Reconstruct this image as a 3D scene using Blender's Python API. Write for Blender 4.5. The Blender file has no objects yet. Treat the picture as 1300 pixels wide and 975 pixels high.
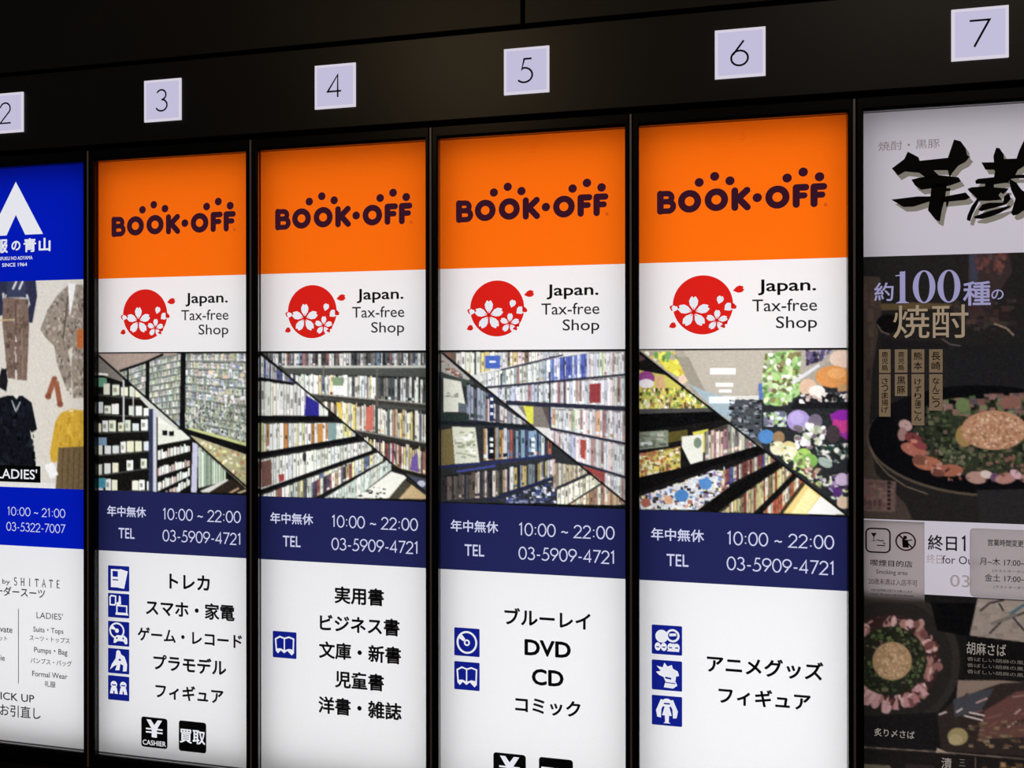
import bpy, bmesh, math, random
import numpy as np
from mathutils import Matrix, Vector

# ------------------------------------------------------------------ camera, light, exposure
SC = bpy.context.scene
COL = SC.collection
SC.view_settings.view_transform = 'Standard'
SC.view_settings.look = 'None'
SC.view_settings.exposure = 0.0
SC.view_settings.gamma = 1.0
SC.view_settings.use_curve_mapping = False

CAM_X, CAM_D, CAM_Z = 1.29399, 1.51973, 1.5
YAW, PITCH, ROLL = 0.21141, 0.00033, 0.00094
cd = bpy.data.cameras.new('camera')
cd.sensor_width = 36.0
cd.lens = 1000.0 / 1300.0 * 36.0
cd.shift_y = -19.947 / 1300.0
cam = bpy.data.objects.new('camera', cd)
cam.matrix_world = (Matrix.Translation((CAM_X, -CAM_D, CAM_Z)) @ Matrix.Rotation(YAW, 4, 'Z')
                    @ Matrix.Rotation(math.pi / 2 + PITCH, 4, 'X') @ Matrix.Rotation(-ROLL, 4, 'Z'))
COL.objects.link(cam)
SC.camera = cam

world = bpy.data.worlds.new('world')
SC.world = world
world.use_nodes = True
bg = world.node_tree.nodes['Background']
bg.inputs[0].default_value = (0.9, 0.88, 0.95, 1)
bg.inputs[1].default_value = 0.035


def area_light(name, loc, rot, sx, sy, watts, color):
    l = bpy.data.lights.new(name, 'AREA')
    l.shape = 'RECTANGLE'
    l.size, l.size_y = sx, sy
    l.energy = watts
    l.color = color
    o = bpy.data.objects.new(name, l)
    o.location = loc
    o.rotation_euler = rot
    COL.objects.link(o)
    return o


# warm downlights under the canopy on the far side of the walkway
area_light('canopy_downlight', (0.10, -3.0, 3.35), (math.radians(25), 0, 0), 0.5, 0.3, 6.0, (1.0, 0.72, 0.38))
area_light('canopy_strip_light', (2.6, -2.2, 3.3), (math.radians(20), 0, 0), 1.6, 0.3, 4.0, (1.0, 0.86, 0.66))

BACKLIGHT = {2: 1.46, 3: 1.46, 4: 1.48, 5: 1.54, 6: 1.60, 7: 0.86}
BACKTINT = {2: (1, 1, 1), 3: (1, 1, 1), 4: (1, 1, 1), 5: (1, 1, 1), 6: (1, 1, 1), 7: (0.94, 0.90, 1.0)}

# ------------------------------------------------------------------ layout of the wall (metres)
MOD = 0.4                       # width of one sign module
SHEET_Y = 0.015                 # printed sheets sit behind the frame plane (y = 0)
OPEN_L, OPEN_R = 0.0157, 0.3893  # frame opening inside a module
OPEN_B, OPEN_T = 0.642, 1.963
FRM_L, FRM_R, FRM_B, FRM_T = 0.0038, 0.3962, 0.612, 1.9885
SH_L, SH_R = 0.004, 0.396       # printed sheet extents
Z_TOP, Z_A, Z_B, Z_C, Z_D, Z_BOT = 1.9755, 1.7023, 1.5374, 1.2278, 1.0930, 0.6265


def x0(k):
    return MOD * (k - 3)


# ------------------------------------------------------------------ materials
def lin(c):
    c = np.asarray(c, float) / 255.0
    return np.where(c <= 0.04045, c / 12.92, ((c + 0.055) / 1.055) ** 2.4)


def rgba(c):
    l = lin(c)
    return (float(l[0]), float(l[1]), float(l[2]), 1.0)


_mats = {}


def new_mat(name):
    m = bpy.data.materials.new(name)
    m.use_nodes = True
    nt = m.node_tree
    nt.nodes.clear()
    out = nt.nodes.new('ShaderNodeOutputMaterial')
    return m, nt, out


def sheet_mat(name, color):
    """backlit printed film: mostly translucent, a little diffuse"""
    if name in _mats:
        return _mats[name]
    m, nt, out = new_mat(name)
    tr = nt.nodes.new('ShaderNodeBsdfTranslucent')
    df = nt.nodes.new('ShaderNodeBsdfDiffuse')
    mx = nt.nodes.new('ShaderNodeMixShader')
    mx.inputs[0].default_value = 0.05
    if color == 'print':
        at = nt.nodes.new('ShaderNodeAttribute')
        at.attribute_name = 'ink'
        nt.links.new(at.outputs['Color'], tr.inputs[0])
        nt.links.new(at.outputs['Color'], df.inputs[0])
    else:
        tr.inputs[0].default_value = color
        df.inputs[0].default_value = color
    nt.links.new(tr.outputs[0], mx.inputs[1])
    nt.links.new(df.outputs[0], mx.inputs[2])
    nt.links.new(mx.outputs[0], out.inputs[0])
    _mats[name] = m
    return m


def glow_mat(name, color, strength=1.0):
    if name in _mats:
        return _mats[name]
    m, nt, out = new_mat(name)
    e = nt.nodes.new('ShaderNodeEmission')
    e.inputs[0].default_value = rgba(color)
    e.inputs[1].default_value = strength
    nt.links.new(e.outputs[0], out.inputs[0])
    _mats[name] = m
    return m


def solid_mat(name, color, rough=0.5, metal=0.0, noise=0.0, scale=40.0, spec=0.5):
    if name in _mats:
        return _mats[name]
    m, nt, out = new_mat(name)
    p = nt.nodes.new('ShaderNodeBsdfPrincipled')
    p.inputs['Base Color'].default_value = rgba(color)
    p.inputs['Roughness'].default_value = rough
    p.inputs['Metallic'].default_value = metal
    p.inputs['Specular IOR Level'].default_value = spec
    if noise:
        tc = nt.nodes.new('ShaderNodeTexCoord')
        n = nt.nodes.new('ShaderNodeTexNoise')
        n.inputs['Scale'].default_value = scale
        n.inputs['Detail'].default_value = 5
        r = nt.nodes.new('ShaderNodeValToRGB')
        c = lin(color)
        r.color_ramp.elements[0].position = 0.3
        r.color_ramp.elements[1].position = 0.7
        r.color_ramp.elements[0].color = (*(c * (1 - noise)), 1)
        r.color_ramp.elements[1].color = (*np.minimum(c * (1 + noise), 1), 1)
        nt.links.new(tc.outputs['Object'], n.inputs['Vector'])
        nt.links.new(n.outputs['Fac'], r.inputs[0])
        nt.links.new(r.outputs[0], p.inputs['Base Color'])
    nt.links.new(p.outputs[0], out.inputs[0])
    _mats[name] = m
    return m


def pane_mat():
    if 'clear_acrylic' in _mats:
        return _mats['clear_acrylic']
    m, nt, out = new_mat('clear_acrylic')
    t = nt.nodes.new('ShaderNodeBsdfTransparent')
    g = nt.nodes.new('ShaderNodeBsdfGlossy')
    g.inputs['Roughness'].default_value = 0.03
    f = nt.nodes.new('ShaderNodeFresnel')
    f.inputs[0].default_value = 1.2
    mx = nt.nodes.new('ShaderNodeMixShader')
    nt.links.new(f.outputs[0], mx.inputs[0])
    nt.links.new(t.outputs[0], mx.inputs[1])
    nt.links.new(g.outputs[0], mx.inputs[2])
    nt.links.new(mx.outputs[0], out.inputs[0])
    _mats['clear_acrylic'] = m
    return m


M_WALL = solid_mat('dark_stone_cladding', (34, 28, 20), 0.42, 0.0, 0.25, 6.0)
M_FASCIA = solid_mat('dark_bronze_fascia', (32, 26, 19), 0.36, 0.0, 0.2, 9.0)
M_BACK = solid_mat('black_backing', (6, 6, 6), 0.8)
M_FLOOR = solid_mat('grey_paving', (70, 68, 66), 0.7, 0.0, 0.2, 12.0)
M_FRAME = solid_mat('black_bronze_aluminium', (24, 20, 18), 0.3, 0.6)
M_STRIP = solid_mat('grey_aluminium', (178, 166, 168), 0.42, 0.35)
M_HOUSING = solid_mat('white_lamp_housing', (235, 235, 235), 0.8)
M_BLACK = solid_mat('black_ink', (14, 14, 16), 0.6, spec=0.2)
M_TEXT = solid_mat('charcoal_ink', (26, 26, 30), 0.6, spec=0.2)
M_THIN = solid_mat('grey_ink', (70, 70, 76), 0.6, spec=0.2)
M_LOGO = glow_mat('dark_plum_ink', (54, 20, 36))
M_BRUSH = solid_mat('black_brush_ink', (10, 10, 8), 0.6, spec=0.2)
M_WHITE = sheet_mat('white_film', (0.82, 0.82, 0.835, 1))
M_ORANGE = sheet_mat('orange_film', (0.88, 0.150, 0.004, 1))
M_NAVY = sheet_mat('navy_film', (0.016, 0.019, 0.092, 1))
M_BLUE = sheet_mat('royal_blue_film', (0.0, 0.010, 0.45, 1))
M_RED = sheet_mat('red_film', (0.78, 0.018, 0.012, 1))
M_ICON = sheet_mat('icon_blue_film', (0.008, 0.018, 0.30, 1))
M_PRINT = sheet_mat('printed_picture_film', 'print')
M_HEADER = sheet_mat('pale_header_film', (0.93, 0.91, 0.93, 1))
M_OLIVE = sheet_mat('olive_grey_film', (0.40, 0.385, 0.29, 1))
M_CLEAR = glow_mat('clear_white_ink', (232, 233, 240))
M_CLEARB = glow_mat('clear_white_ink_soft', (205, 208, 235))
M_PALE = glow_mat('clear_pale_ink', (150, 146, 186))
M_TAN = glow_mat('clear_tan_ink', (152, 134, 112))
M_PAPER = sheet_mat('grey_notice_paper', (0.97, 0.93, 0.90, 1))
M_LAMINATE = sheet_mat('laminated_notice', (0.98, 0.95, 0.92, 1))
M_PANE = pane_mat()

# ------------------------------------------------------------------ object helpers
WORLD = {}


def root(name, loc, label, cat, group=None):
    o = bpy.data.objects.new(name, None)
    o.empty_display_size = 0.05
    o.location = loc
    COL.objects.link(o)
    o['label'], o['category'] = label, cat
    if group:
        o['group'] = group
    WORLD[o.name] = Vector(loc)
    return o


def link(name, bm, mats, parent=None, label=None):
    """bm holds world coordinates; the object gets its own origin and its parent"""
    me = bpy.data.meshes.new(name)
    if isinstance(bm, bmesh.types.BMesh):
        bm.to_mesh(me)
        bm.free()
    else:
        me = bm
        me.name = name
    for m in (mats if isinstance(mats, (list, tuple)) else [mats]):
        me.materials.append(m)
    n = len(me.vertices)
    co = np.empty(n * 3, np.float32)
    me.vertices.foreach_get('co', co)
    co = co.reshape(-1, 3)
    c = (co.min(0) + co.max(0)) / 2
    me.vertices.foreach_set('co', (co - c).ravel())
    me.update()
    o = bpy.data.objects.new(name, me)
    c = Vector([float(v) for v in c])
    if parent is not None:
        o.parent = parent
        o.location = c - WORLD[parent.name]
    else:
        o.location = c
    COL.objects.link(o)
    WORLD[o.name] = c
    if label:
        o['label'] = label
    return o


def box(bm, x1, x2, y1, y2, z1, z2, mi=0):
    v = [bm.verts.new((x, y, z)) for x in (x1, x2) for y in (y1, y2) for z in (z1, z2)]
    for f in ((0, 1, 3, 2), (4, 6, 7, 5), (0, 4, 5, 1), (2, 3, 7, 6), (0, 2, 6, 4), (1, 5, 7, 3)):
        bm.faces.new([v[i] for i in f]).material_index = mi
    return bm


def bevelled_box(x1, x2, y1, y2, z1, z2, r, seg=2):
    bm = bmesh.new()
    box(bm, x1, x2, y1, y2, z1, z2)
    bmesh.ops.bevel(bm, geom=list(bm.edges), offset=r, segments=seg, affect='EDGES', profile=0.5)
    bmesh.ops.recalc_face_normals(bm, faces=bm.faces)
    return bm


def ring_loft(bm, xl, xr, zb, zt, profile):
    """mitred frame: profile = [(inset, y), ...] swept round the rectangle"""
    rows = []
    for t, y in profile:
        rows.append([bm.verts.new(p) for p in ((xl + t, y, zb + t), (xr - t, y, zb + t), (xr - t, y, zt - t), (xl + t, y, zt - t))])
    for a, b in zip(rows, rows[1:]):
        for i in range(4):
            j = (i + 1) % 4
            bm.faces.new((a[i], a[j], b[j], b[i]))
    bmesh.ops.recalc_face_normals(bm, faces=bm.faces)
    return bm


def solidify(bm, faces, y, t):
    """give flat cut-outs facing -y a real thickness t, front face at y"""
    ext = bmesh.ops.extrude_face_region(bm, geom=faces)
    for v in (g for g in ext['geom'] if isinstance(g, bmesh.types.BMVert)):
        v.co.y = y + t
    bmesh.ops.recalc_face_normals(bm, faces=bm.faces)


class Ink:
    """flat cut-out shapes on a plane facing -y; pts are (x, z) in metres"""
    def __init__(self, y):
        self.bm = bmesh.new()
        self.y = y
        self.lines = []          # every line of lettering becomes an object of its own

    def line(self):
        self.lines.append(Ink(self.y))
        return self.lines[-1]

    def poly(self, pts, mi=0, up=0):
        y = self.y - up * 0.00012
        v = [self.bm.verts.new((p[0], y, p[1])) for p in pts]
        f = self.bm.faces.new(v)
        f.normal_update()
        if f.normal.y > 0:
            f.normal_flip()
        f.material_index = mi
        return f

    def ell(self, cx, cz, rx, rz, mi=0, up=0, n=28, rot=0):
        c, s = math.cos(rot), math.sin(rot)
        p = []
        for i in range(n):
            a = 2 * math.pi * i / n
            x, z = rx * math.cos(a), rz * math.sin(a)
            p.append((cx + x * c - z * s, cz + x * s + z * c))
        self.poly(p, mi, up)

    def rect(self, xa, xb, za, zb, mi=0, up=0):
        self.poly([(xa, za), (xb, za), (xb, zb), (xa, zb)], mi, up)

    def rrect(self, xa, xb, za, zb, r, mi=0, up=0, n=5):
        p = []
        for cx, cz, a0 in ((xb - r, zb - r, 0), (xa + r, zb - r, 90), (xa + r, za + r, 180), (xb - r, za + r, 270)):
            for i in range(n + 1):
                a = math.radians(a0 + 90 * i / n)
                p.append((cx + r * math.cos(a), cz + r * math.sin(a)))
        self.poly(p, mi, up)

    def stroke(self, pts, w, mi=0, up=0, cap=False, closed=False):
        y = self.y - up * 0.00012
        n = len(pts)
        L, R = [], []
        for i in range(n):
            a = pts[(i - 1) % n] if (closed or i > 0) else pts[i]
            b = pts[(i + 1) % n] if (closed or i < n - 1) else pts[i]
            p = pts[i]
            d1 = Vector((p[0] - a[0], p[1] - a[1]))
            d2 = Vector((b[0] - p[0], b[1] - p[1]))
            if d1.length < 1e-9:
                d1 = d2
            if d2.length < 1e-9:
                d2 = d1
            d1, d2 = d1.normalized(), d2.normalized()
            t = d1 + d2
            t = t.normalized() if t.length > 1e-6 else d1
            k = 1 / max(0.45, t.dot(d1))
            nx, nz = -t.y * w / 2 * k, t.x * w / 2 * k
            L.append(self.bm.verts.new((p[0] + nx, y, p[1] + nz)))
            R.append(self.bm.verts.new((p[0] - nx, y, p[1] - nz)))
        for i in range(n if closed else n - 1):
            j = (i + 1) % n
            f = self.bm.faces.new((L[i], R[i], R[j], L[j]))
            f.material_index = mi
        if cap:
            for p in (pts[0], pts[-1]):
                self.ell(p[0], p[1], w / 2, w / 2, mi, up, 16)

    def done(self, name, mats, parent, label=None):
        for sub in self.lines:
            sub.done(name, mats, parent)
        if not len(self.bm.faces):
            self.bm.free()
            return None
        bmesh.ops.recalc_face_normals(self.bm, faces=self.bm.faces)
        return link(name, self.bm, mats, parent, label)


def arc(cx, cz, rx, rz, a0, a1, n=14):
    return [(cx + rx * math.cos(math.radians(a0 + (a1 - a0) * i / n)), cz + rz * math.sin(math.radians(a0 + (a1 - a0) * i / n))) for i in range(n + 1)]


# thin geometric numerals as strokes, height 1
GLYPH = {
    '0': (0.60, [(arc(.30, .5, .28, .5, 0, 360, 30)[:-1], True)]),
    '1': (0.36, [([(.04, .84), (.20, 1), (.20, 0)], False)]),
    '2': (0.58, [(arc(.28, .72, .25, .28, 170, -35, 16) + [(.02, .0), (.56, .0)], False)]),
    '3': (0.56, [(arc(.26, .765, .21, .235, 155, -85, 14), False), (arc(.26, .27, .26, .27, 88, -155, 16), False)]),
    '4': (0.60, [([(.44, 0), (.44, 1), (.02, .27), (.58, .27)], False)]),
    '5': (0.56, [([(.50, 1), (.22, 1), (.13, .56)] + arc(.22, .31, .30, .31, 100, -140, 16), False)]),
    '6': (0.60, [(arc(.30, .30, .28, .30, 0, 360, 24)[:-1], True), ([(.44, 1.0), (.075, .44)], False)]),
    '7': (0.56, [([(.02, 1), (.54, 1), (.14, 0)], False)]),
    '9': (0.60, [(arc(.30, .70, .28, .30, 0, 360, 24)[:-1], True), ([(.16, 0), (.525, .56)], False)]),
    ':': (0.22, [([(.11, .10), (.11, .20)], False), ([(.11, .62), (.11, .72)], False)]),
    '-': (0.36, [([(.05, .38), (.31, .38)], False)]),
    '~': (0.56, [([(.04, .36), (.14, .44), (.24, .44), (.34, .36), (.44, .36), (.52, .44)], False)]),
    ' ': (0.22, []),
}


def numerals(ink, body, xl, xr, zc, h, w, mi=0, up=0, gap=.10):
    if up == 0:
        ink = ink.line()
    tot = sum(GLYPH[c][0] for c in body) + gap * (len(body) - 1)
    sx = (xr - xl) / tot
    u = 0
    for c in body:
        adv, st = GLYPH[c]
        for pts, cl in st:
            ink.stroke([(xl + (u + px) * sx, zc - h / 2 + pz * h) for px, pz in pts], w, mi, up, False, cl)
        u += adv + gap


_font_cache = {}


def glyphs(body, offset=0.0):
    key = (body, offset)
    if key not in _font_cache:
        c = bpy.data.curves.new('lettering', 'FONT')
        c.body = body
        c.size = 1
        c.offset = offset
        c.resolution_u = 3
        o = bpy.data.objects.new('lettering', c)
        COL.objects.link(o)
        dg = bpy.context.evaluated_depsgraph_get()
        m = bpy.data.meshes.new_from_object(o.evaluated_get(dg))
        v = [tuple(p.co) for p in m.vertices]
        f = [tuple(p.vertices) for p in m.polygons]
        bpy.data.objects.remove(o)
        bpy.data.curves.remove(c)
        bpy.data.meshes.remove(m)
        _font_cache[key] = (np.array(v), f)
    return _font_cache[key]


def text(ink, body, xl, xr, zc, h=None, offset=0.0, mi=0, up=0, cap=False, fit=False):
    """cap: Latin text, h is the cap height; fit: stretch to h; otherwise scale evenly to the width"""
    if up == 0:
        ink = ink.line()
    v, faces = glyphs(body)
    a, b = v.min(0), v.max(0)
    sx = (xr - xl) / (b[0] - a[0])
    if cap:
        sz = h / 0.727
        oz = zc - h / 2
        zz = lambda p: oz + p[1] * sz
    else:
        sz = h / (b[1] - a[1]) if fit else sx
        mid = (a[1] + b[1]) / 2
        zz = lambda p: zc + (p[1] - mid) * sz
    y = ink.y - up * 0.00012
    # heavier weights are overprinted in a ring of small shifts
    ring = [(0, 0)]
    if offset > 0:
        ring += [(offset * math.cos(q * math.pi / 4), offset * math.sin(q * math.pi / 4)) for q in range(8)]
    for q, (ox, oz_) in enumerate(ring):
        vs = [ink.bm.verts.new((xl + (p[0] - a[0] + ox) * sx, y - q * 2e-6, zz(p) + oz_ * sz)) for p in v]
        for f in faces:
            try:
                g = ink.bm.faces.new([vs[i] for i in f])
                g.material_index = mi
            except ValueError:
                pass


# ------------------------------------------------------------------ printed pictures
def homography(src, dst):
    A, B = [], []
    for (x, y), (u, v) in zip(src, dst):
        A.append([x, y, 1, 0, 0, 0, -u * x, -u * y]); B.append(u)
        A.append([0, 0, 0, x, y, 1, -v * x, -v * y]); B.append(v)
    h = np.linalg.solve(np.array(A, float), np.array(B, float))
    return np.append(h, 1).reshape(3, 3)


def hmap(H, pts):
    p = np.asarray(pts, float).reshape(-1, 2)
    q = np.c_[p, np.ones(len(p))] @ H.T
    return q[:, :2] / q[:, 2:]


class Picture:
    """a flat printed picture painted polygon by polygon; quad = drawing-space corners (TL, TR, BR, BL)"""
    SS = 2

    def __init__(self, w, h, quad, bgc, seed=1):
        self.w, self.h = w * self.SS, h * self.SS
        self.a = np.empty((self.h, self.w, 3))
        self.a[:] = bgc
        W, Hh = self.w, self.h
        self.H = homography(quad, [(0, 0), (W, 0), (W, Hh), (0, Hh)])
        self.rng = random.Random(seed)

    def _fill(self, q, col, mask=None):
        xa, ya = np.floor(q.min(0)).astype(int)
        xb, yb = np.ceil(q.max(0)).astype(int)
        xa, ya = max(xa, 0), max(ya, 0)
        xb, yb = min(xb, self.w), min(yb, self.h)
        if xa >= xb or ya >= yb:
            return
        X, Y = np.meshgrid(np.arange(xa, xb) + .5, np.arange(ya, yb) + .5)
        ins = np.zeros(X.shape, bool)
        n = len(q)
        for i in range(n):
            x1, y1 = q[i]
            x2, y2 = q[(i + 1) % n]
            if y1 == y2:
                continue
            cr = ((y1 > Y) != (y2 > Y)) & (X < (x2 - x1) * (Y - y1) / (y2 - y1) + x1)
            ins ^= cr
        if mask is not None:
            ins &= mask[ya:yb, xa:xb]
        self.a[ya:yb, xa:xb][ins] = col

    def mask(self, pts):
        m = np.zeros((self.h, self.w), bool)
        keep = self.a
        self.a = np.zeros((self.h, self.w, 3))
        self._fill(hmap(self.H, pts), (1, 1, 1))
        m = self.a[..., 0] > 0
        self.a = keep
        return m

    M = None

    def poly(self, pts, col):
        self._fill(hmap(self.H, pts), col, self.M)

    def rect(self, xa, ya, xb, yb, col):
        self.poly([(xa, ya), (xb, ya), (xb, yb), (xa, yb)], col)

    def ell(self, cx, cy, rx, ry, col, rot=0, n=22):
        c, s = math.cos(rot), math.sin(rot)
        self.poly([(cx + rx * math.cos(t) * c - ry * math.sin(t) * s, cy + rx * math.cos(t) * s + ry * math.sin(t) * c)
                   for t in np.linspace(0, 2 * math.pi, n, endpoint=False)], col)

    def line(self, pts, w, col):
        for (xa, ya), (xb, yb) in zip(pts, pts[1:]):
            d = math.hypot(xb - xa, yb - ya) or 1
            nx, ny = -(yb - ya) / d * w / 2, (xb - xa) / d * w / 2
            self.poly([(xa + nx, ya + ny), (xb + nx, yb + ny), (xb - nx, yb - ny), (xa - nx, ya - ny)], col)

    def jit(self, c, k=18):
        d = self.rng.uniform(-k, k)
        return [min(255, max(0, v + d + self.rng.uniform(-k / 3, k / 3))) for v in c]

    def specks(self, pts, pal, n, sx, sy, k=18, rnd=False):
        """n small marks scattered inside the outline"""
        m0 = self.M
        mm = self.mask(pts)
        self.M = mm if m0 is None else (mm & m0)
        xs, ys = [p[0] for p in pts], [p[1] for p in pts]
        for _ in range(n):
            x, y = self.rng.uniform(min(xs), max(xs)), self.rng.uniform(min(ys), max(ys))
            a, b = sx * self.rng.uniform(.5, 1.3), sy * self.rng.uniform(.5, 1.3)
            c = self.jit(self.rng.choice(pal), k)
            if rnd:
                self.ell(x, y, a / 2, b / 2, c, self.rng.uniform(0, 3), 12)
            else:
                self.rect(x - a / 2, y - b / 2, x + a / 2, y + b / 2, c)
        self.M = m0

    def books(self, tl, tr, br, bl, n, pal, top=.12, dark=(40, 38, 36), marks=True, k=14):
        """a row of n upright spines between a top edge and a shelf edge"""
        r = self.rng
        # spines stand upright: run both edges out to common ends
        xa, xb = min(tl[0], bl[0]), max(tr[0], br[0])
        ext = lambda p, q, x: (x, p[1] + (q[1] - p[1]) * (x - p[0]) / (q[0] - p[0]))
        tl, tr = ext(tl, tr, xa), ext(tl, tr, xb)
        bl, br = ext(bl, br, xa), ext(bl, br, xb)
        n = int(n * 1.5)
        cuts = np.cumsum([r.uniform(.5, 1.5) for _ in range(n)])
        cuts = np.r_[0, cuts / cuts[-1]]
        def P(u, v):
            a = (tl[0] + (tr[0] - tl[0]) * u, tl[1] + (tr[1] - tl[1]) * u)
            b = (bl[0] + (br[0] - bl[0]) * u, bl[1] + (br[1] - bl[1]) * u)
            return (a[0] + (b[0] - a[0]) * v, a[1] + (b[1] - a[1]) * v)
        self.poly([tl, tr, br, bl], dark)
        for u1, u2 in zip(cuts, cuts[1:]):
            t = r.uniform(0, top)
            c = self.jit(r.choice(pal), k)
            e = (u2 - u1) * .10
            self.poly([P(u1, t), P(u2 - e, t), P(u2 - e, 1), P(u1, 1)], c)
            if marks:
                m1 = r.uniform(t + .1, .5)
                m2 = m1 + r.uniform(.1, .35)
                f = r.choice((.45, .6, .75))
                q = (u2 - u1) * .3
                self.poly([P(u1 + q, m1), P(u2 - q, m1), P(u2 - q, m2), P(u1 + q, m2)], [v * f for v in c])
                if r.random() < .5:
                    self.poly([P(u1, .82), P(u2 - e, .82), P(u2 - e, .93), P(u1, .93)], self.jit(r.choice(pal), 30))

    def mesh(self, xl, xr, zt, zb, y, gain, blur=1, sat=1.0, grain=0.0, level=1.0):
        s = self.SS
        a = self.a.reshape(self.h // s, s, self.w // s, s, 3).mean((1, 3))
        g = np.random.default_rng(7)
        if grain:
            a = a + g.normal(0, grain, a.shape[:2])[..., None] + g.normal(0, grain * .5, a.shape)
        for _ in range(blur):
            p = np.pad(a, ((1, 1), (1, 1), (0, 0)), 'edge')
            a = (p[1:-1, 1:-1] * 4 + p[:-2, 1:-1] + p[2:, 1:-1] + p[1:-1, :-2] + p[1:-1, 2:]) / 8
        lum = a @ np.array([.3, .59, .11])
        a = np.clip((lum[..., None] + (a - lum[..., None]) * sat) * level, 0, 255)
        h, w = a.shape[:2]
        X = np.linspace(xl, xr, w)
        Z = np.linspace(zt, zb, h)
        gx, gz = np.meshgrid(X, Z)
        co = np.stack([gx, np.full_like(gx, y), gz], -1).reshape(-1, 3).astype(np.float32)
        me = bpy.data.meshes.new('printed_picture')
        i = np.arange(h * w).reshape(h, w)
        q = np.stack([i[:-1, :-1], i[1:, :-1], i[1:, 1:], i[:-1, 1:]], -1).reshape(-1, 4).astype(np.int32)
        nf = len(q)
        me.vertices.add(h * w)
        me.vertices.foreach_set('co', co.ravel())
        me.loops.add(nf * 4)
        me.loops.foreach_set('vertex_index', q.ravel())
        me.polygons.add(nf)
        me.polygons.foreach_set('loop_start', np.arange(0, nf * 4, 4, dtype=np.int32))
        me.update(calc_edges=True)
        at = me.attributes.new('ink', 'FLOAT_COLOR', 'POINT')
        c = np.clip(lin(a) / gain, 0, 1).reshape(-1, 3)
        at.data.foreach_set('color', np.c_[c, np.ones(len(c))].astype(np.float32).ravel())
        me.validate()
        return me


# ------------------------------------------------------------------ the wall
def struct(name, bm, m):
    o = link(name, bm, m)
    o['kind'] = 'structure'
    return o


struct('floor', box(bmesh.new(), -2.2, 4.2, -4.0, 0.30, -0.06, 0.0), M_FLOOR)
struct('wall_back', box(bmesh.new(), -2.2, 4.2, 0.10, 0.30, 0.0, 3.0), M_BACK)
FY = -0.014
struct('trim_1', bevelled_box(-2.2, 4.2, FY, 0.10, 1.9945, 2.1625, 0.0015), M_FASCIA)       # fascia over the signs
struct('trim_2', bevelled_box(-2.2, 0.9885, FY, 0.10, 2.1715, 3.0, 0.0015), M_WALL)         # cladding above
struct('trim_3', bevelled_box(0.9965, 4.2, FY, 0.10, 2.1715, 3.0, 0.0015), M_WALL)
struct('trim_4', bevelled_box(-2.2, 4.2, FY, 0.10, 0.0, 0.606, 0.0015), M_FASCIA)           # plinth
struct('trim_5', bevelled_box(-2.2, -0.4045, FY, 0.10, 0.6105, 1.9905, 0.0015), M_WALL)
struct('trim_6', bevelled_box(2.0045, 4.2, FY, 0.10, 0.6105, 1.9905, 0.0015), M_WALL)

# ------------------------------------------------------------------ numbered plates
PY = FY - 0.0032
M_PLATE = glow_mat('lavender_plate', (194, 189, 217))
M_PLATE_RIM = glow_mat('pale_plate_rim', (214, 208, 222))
M_NUM = solid_mat('dark_navy_numeral', (22, 16, 46), 0.5, spec=0.2)
WHERE = {2: 'over the clothing sign', 3: 'over the five-icon sign', 4: 'over the bookshelf sign',
         5: 'over the DVD sign', 6: 'over the plush toy sign', 7: 'over the restaurant sign'}
for k in range(2, 8):
    cx, cz, hs = x0(k) + 0.2006, 2.0797, 0.0448
    r = root('number_plate', (cx, FY, cz - hs), 'glowing white square plate numbered %d on the dark fascia, %s' % (k, WHERE[k]),
             'number plate', 'numbered plates on the fascia')
    bm = bmesh.new()
    ring_loft(bm, cx - hs, cx + hs, cz - hs, cz + hs, [(0, FY), (0, PY + .0006), (.0006, PY), (.0046, PY), (.0052, PY + .0004)])
    link('rim', bm, M_PLATE_RIM, r, 'paler edge round the plate')
    t = .0052
    bm = bmesh.new()
    box(bm, cx - hs + t, cx + hs - t, PY + .0004, FY, cz - hs + t, cz + hs - t)
    link('face', bm, M_PLATE, r)
    ink = Ink(PY - 0.0003)
    w = GLYPH[str(k)][0] * (0.060 if k == 7 else 0.053)
    numerals(ink, str(k), cx - .001 - w / 2, cx - .001 + w / 2, cz - .0005, 0.0455, 0.0036)
    ink.done('numeral', M_NUM, r, 'thin dark numeral %d' % k)

# ------------------------------------------------------------------ the lightbox shared by all six signs
OY = SHEET_Y - 0.0007            # overlays of cut film


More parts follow.
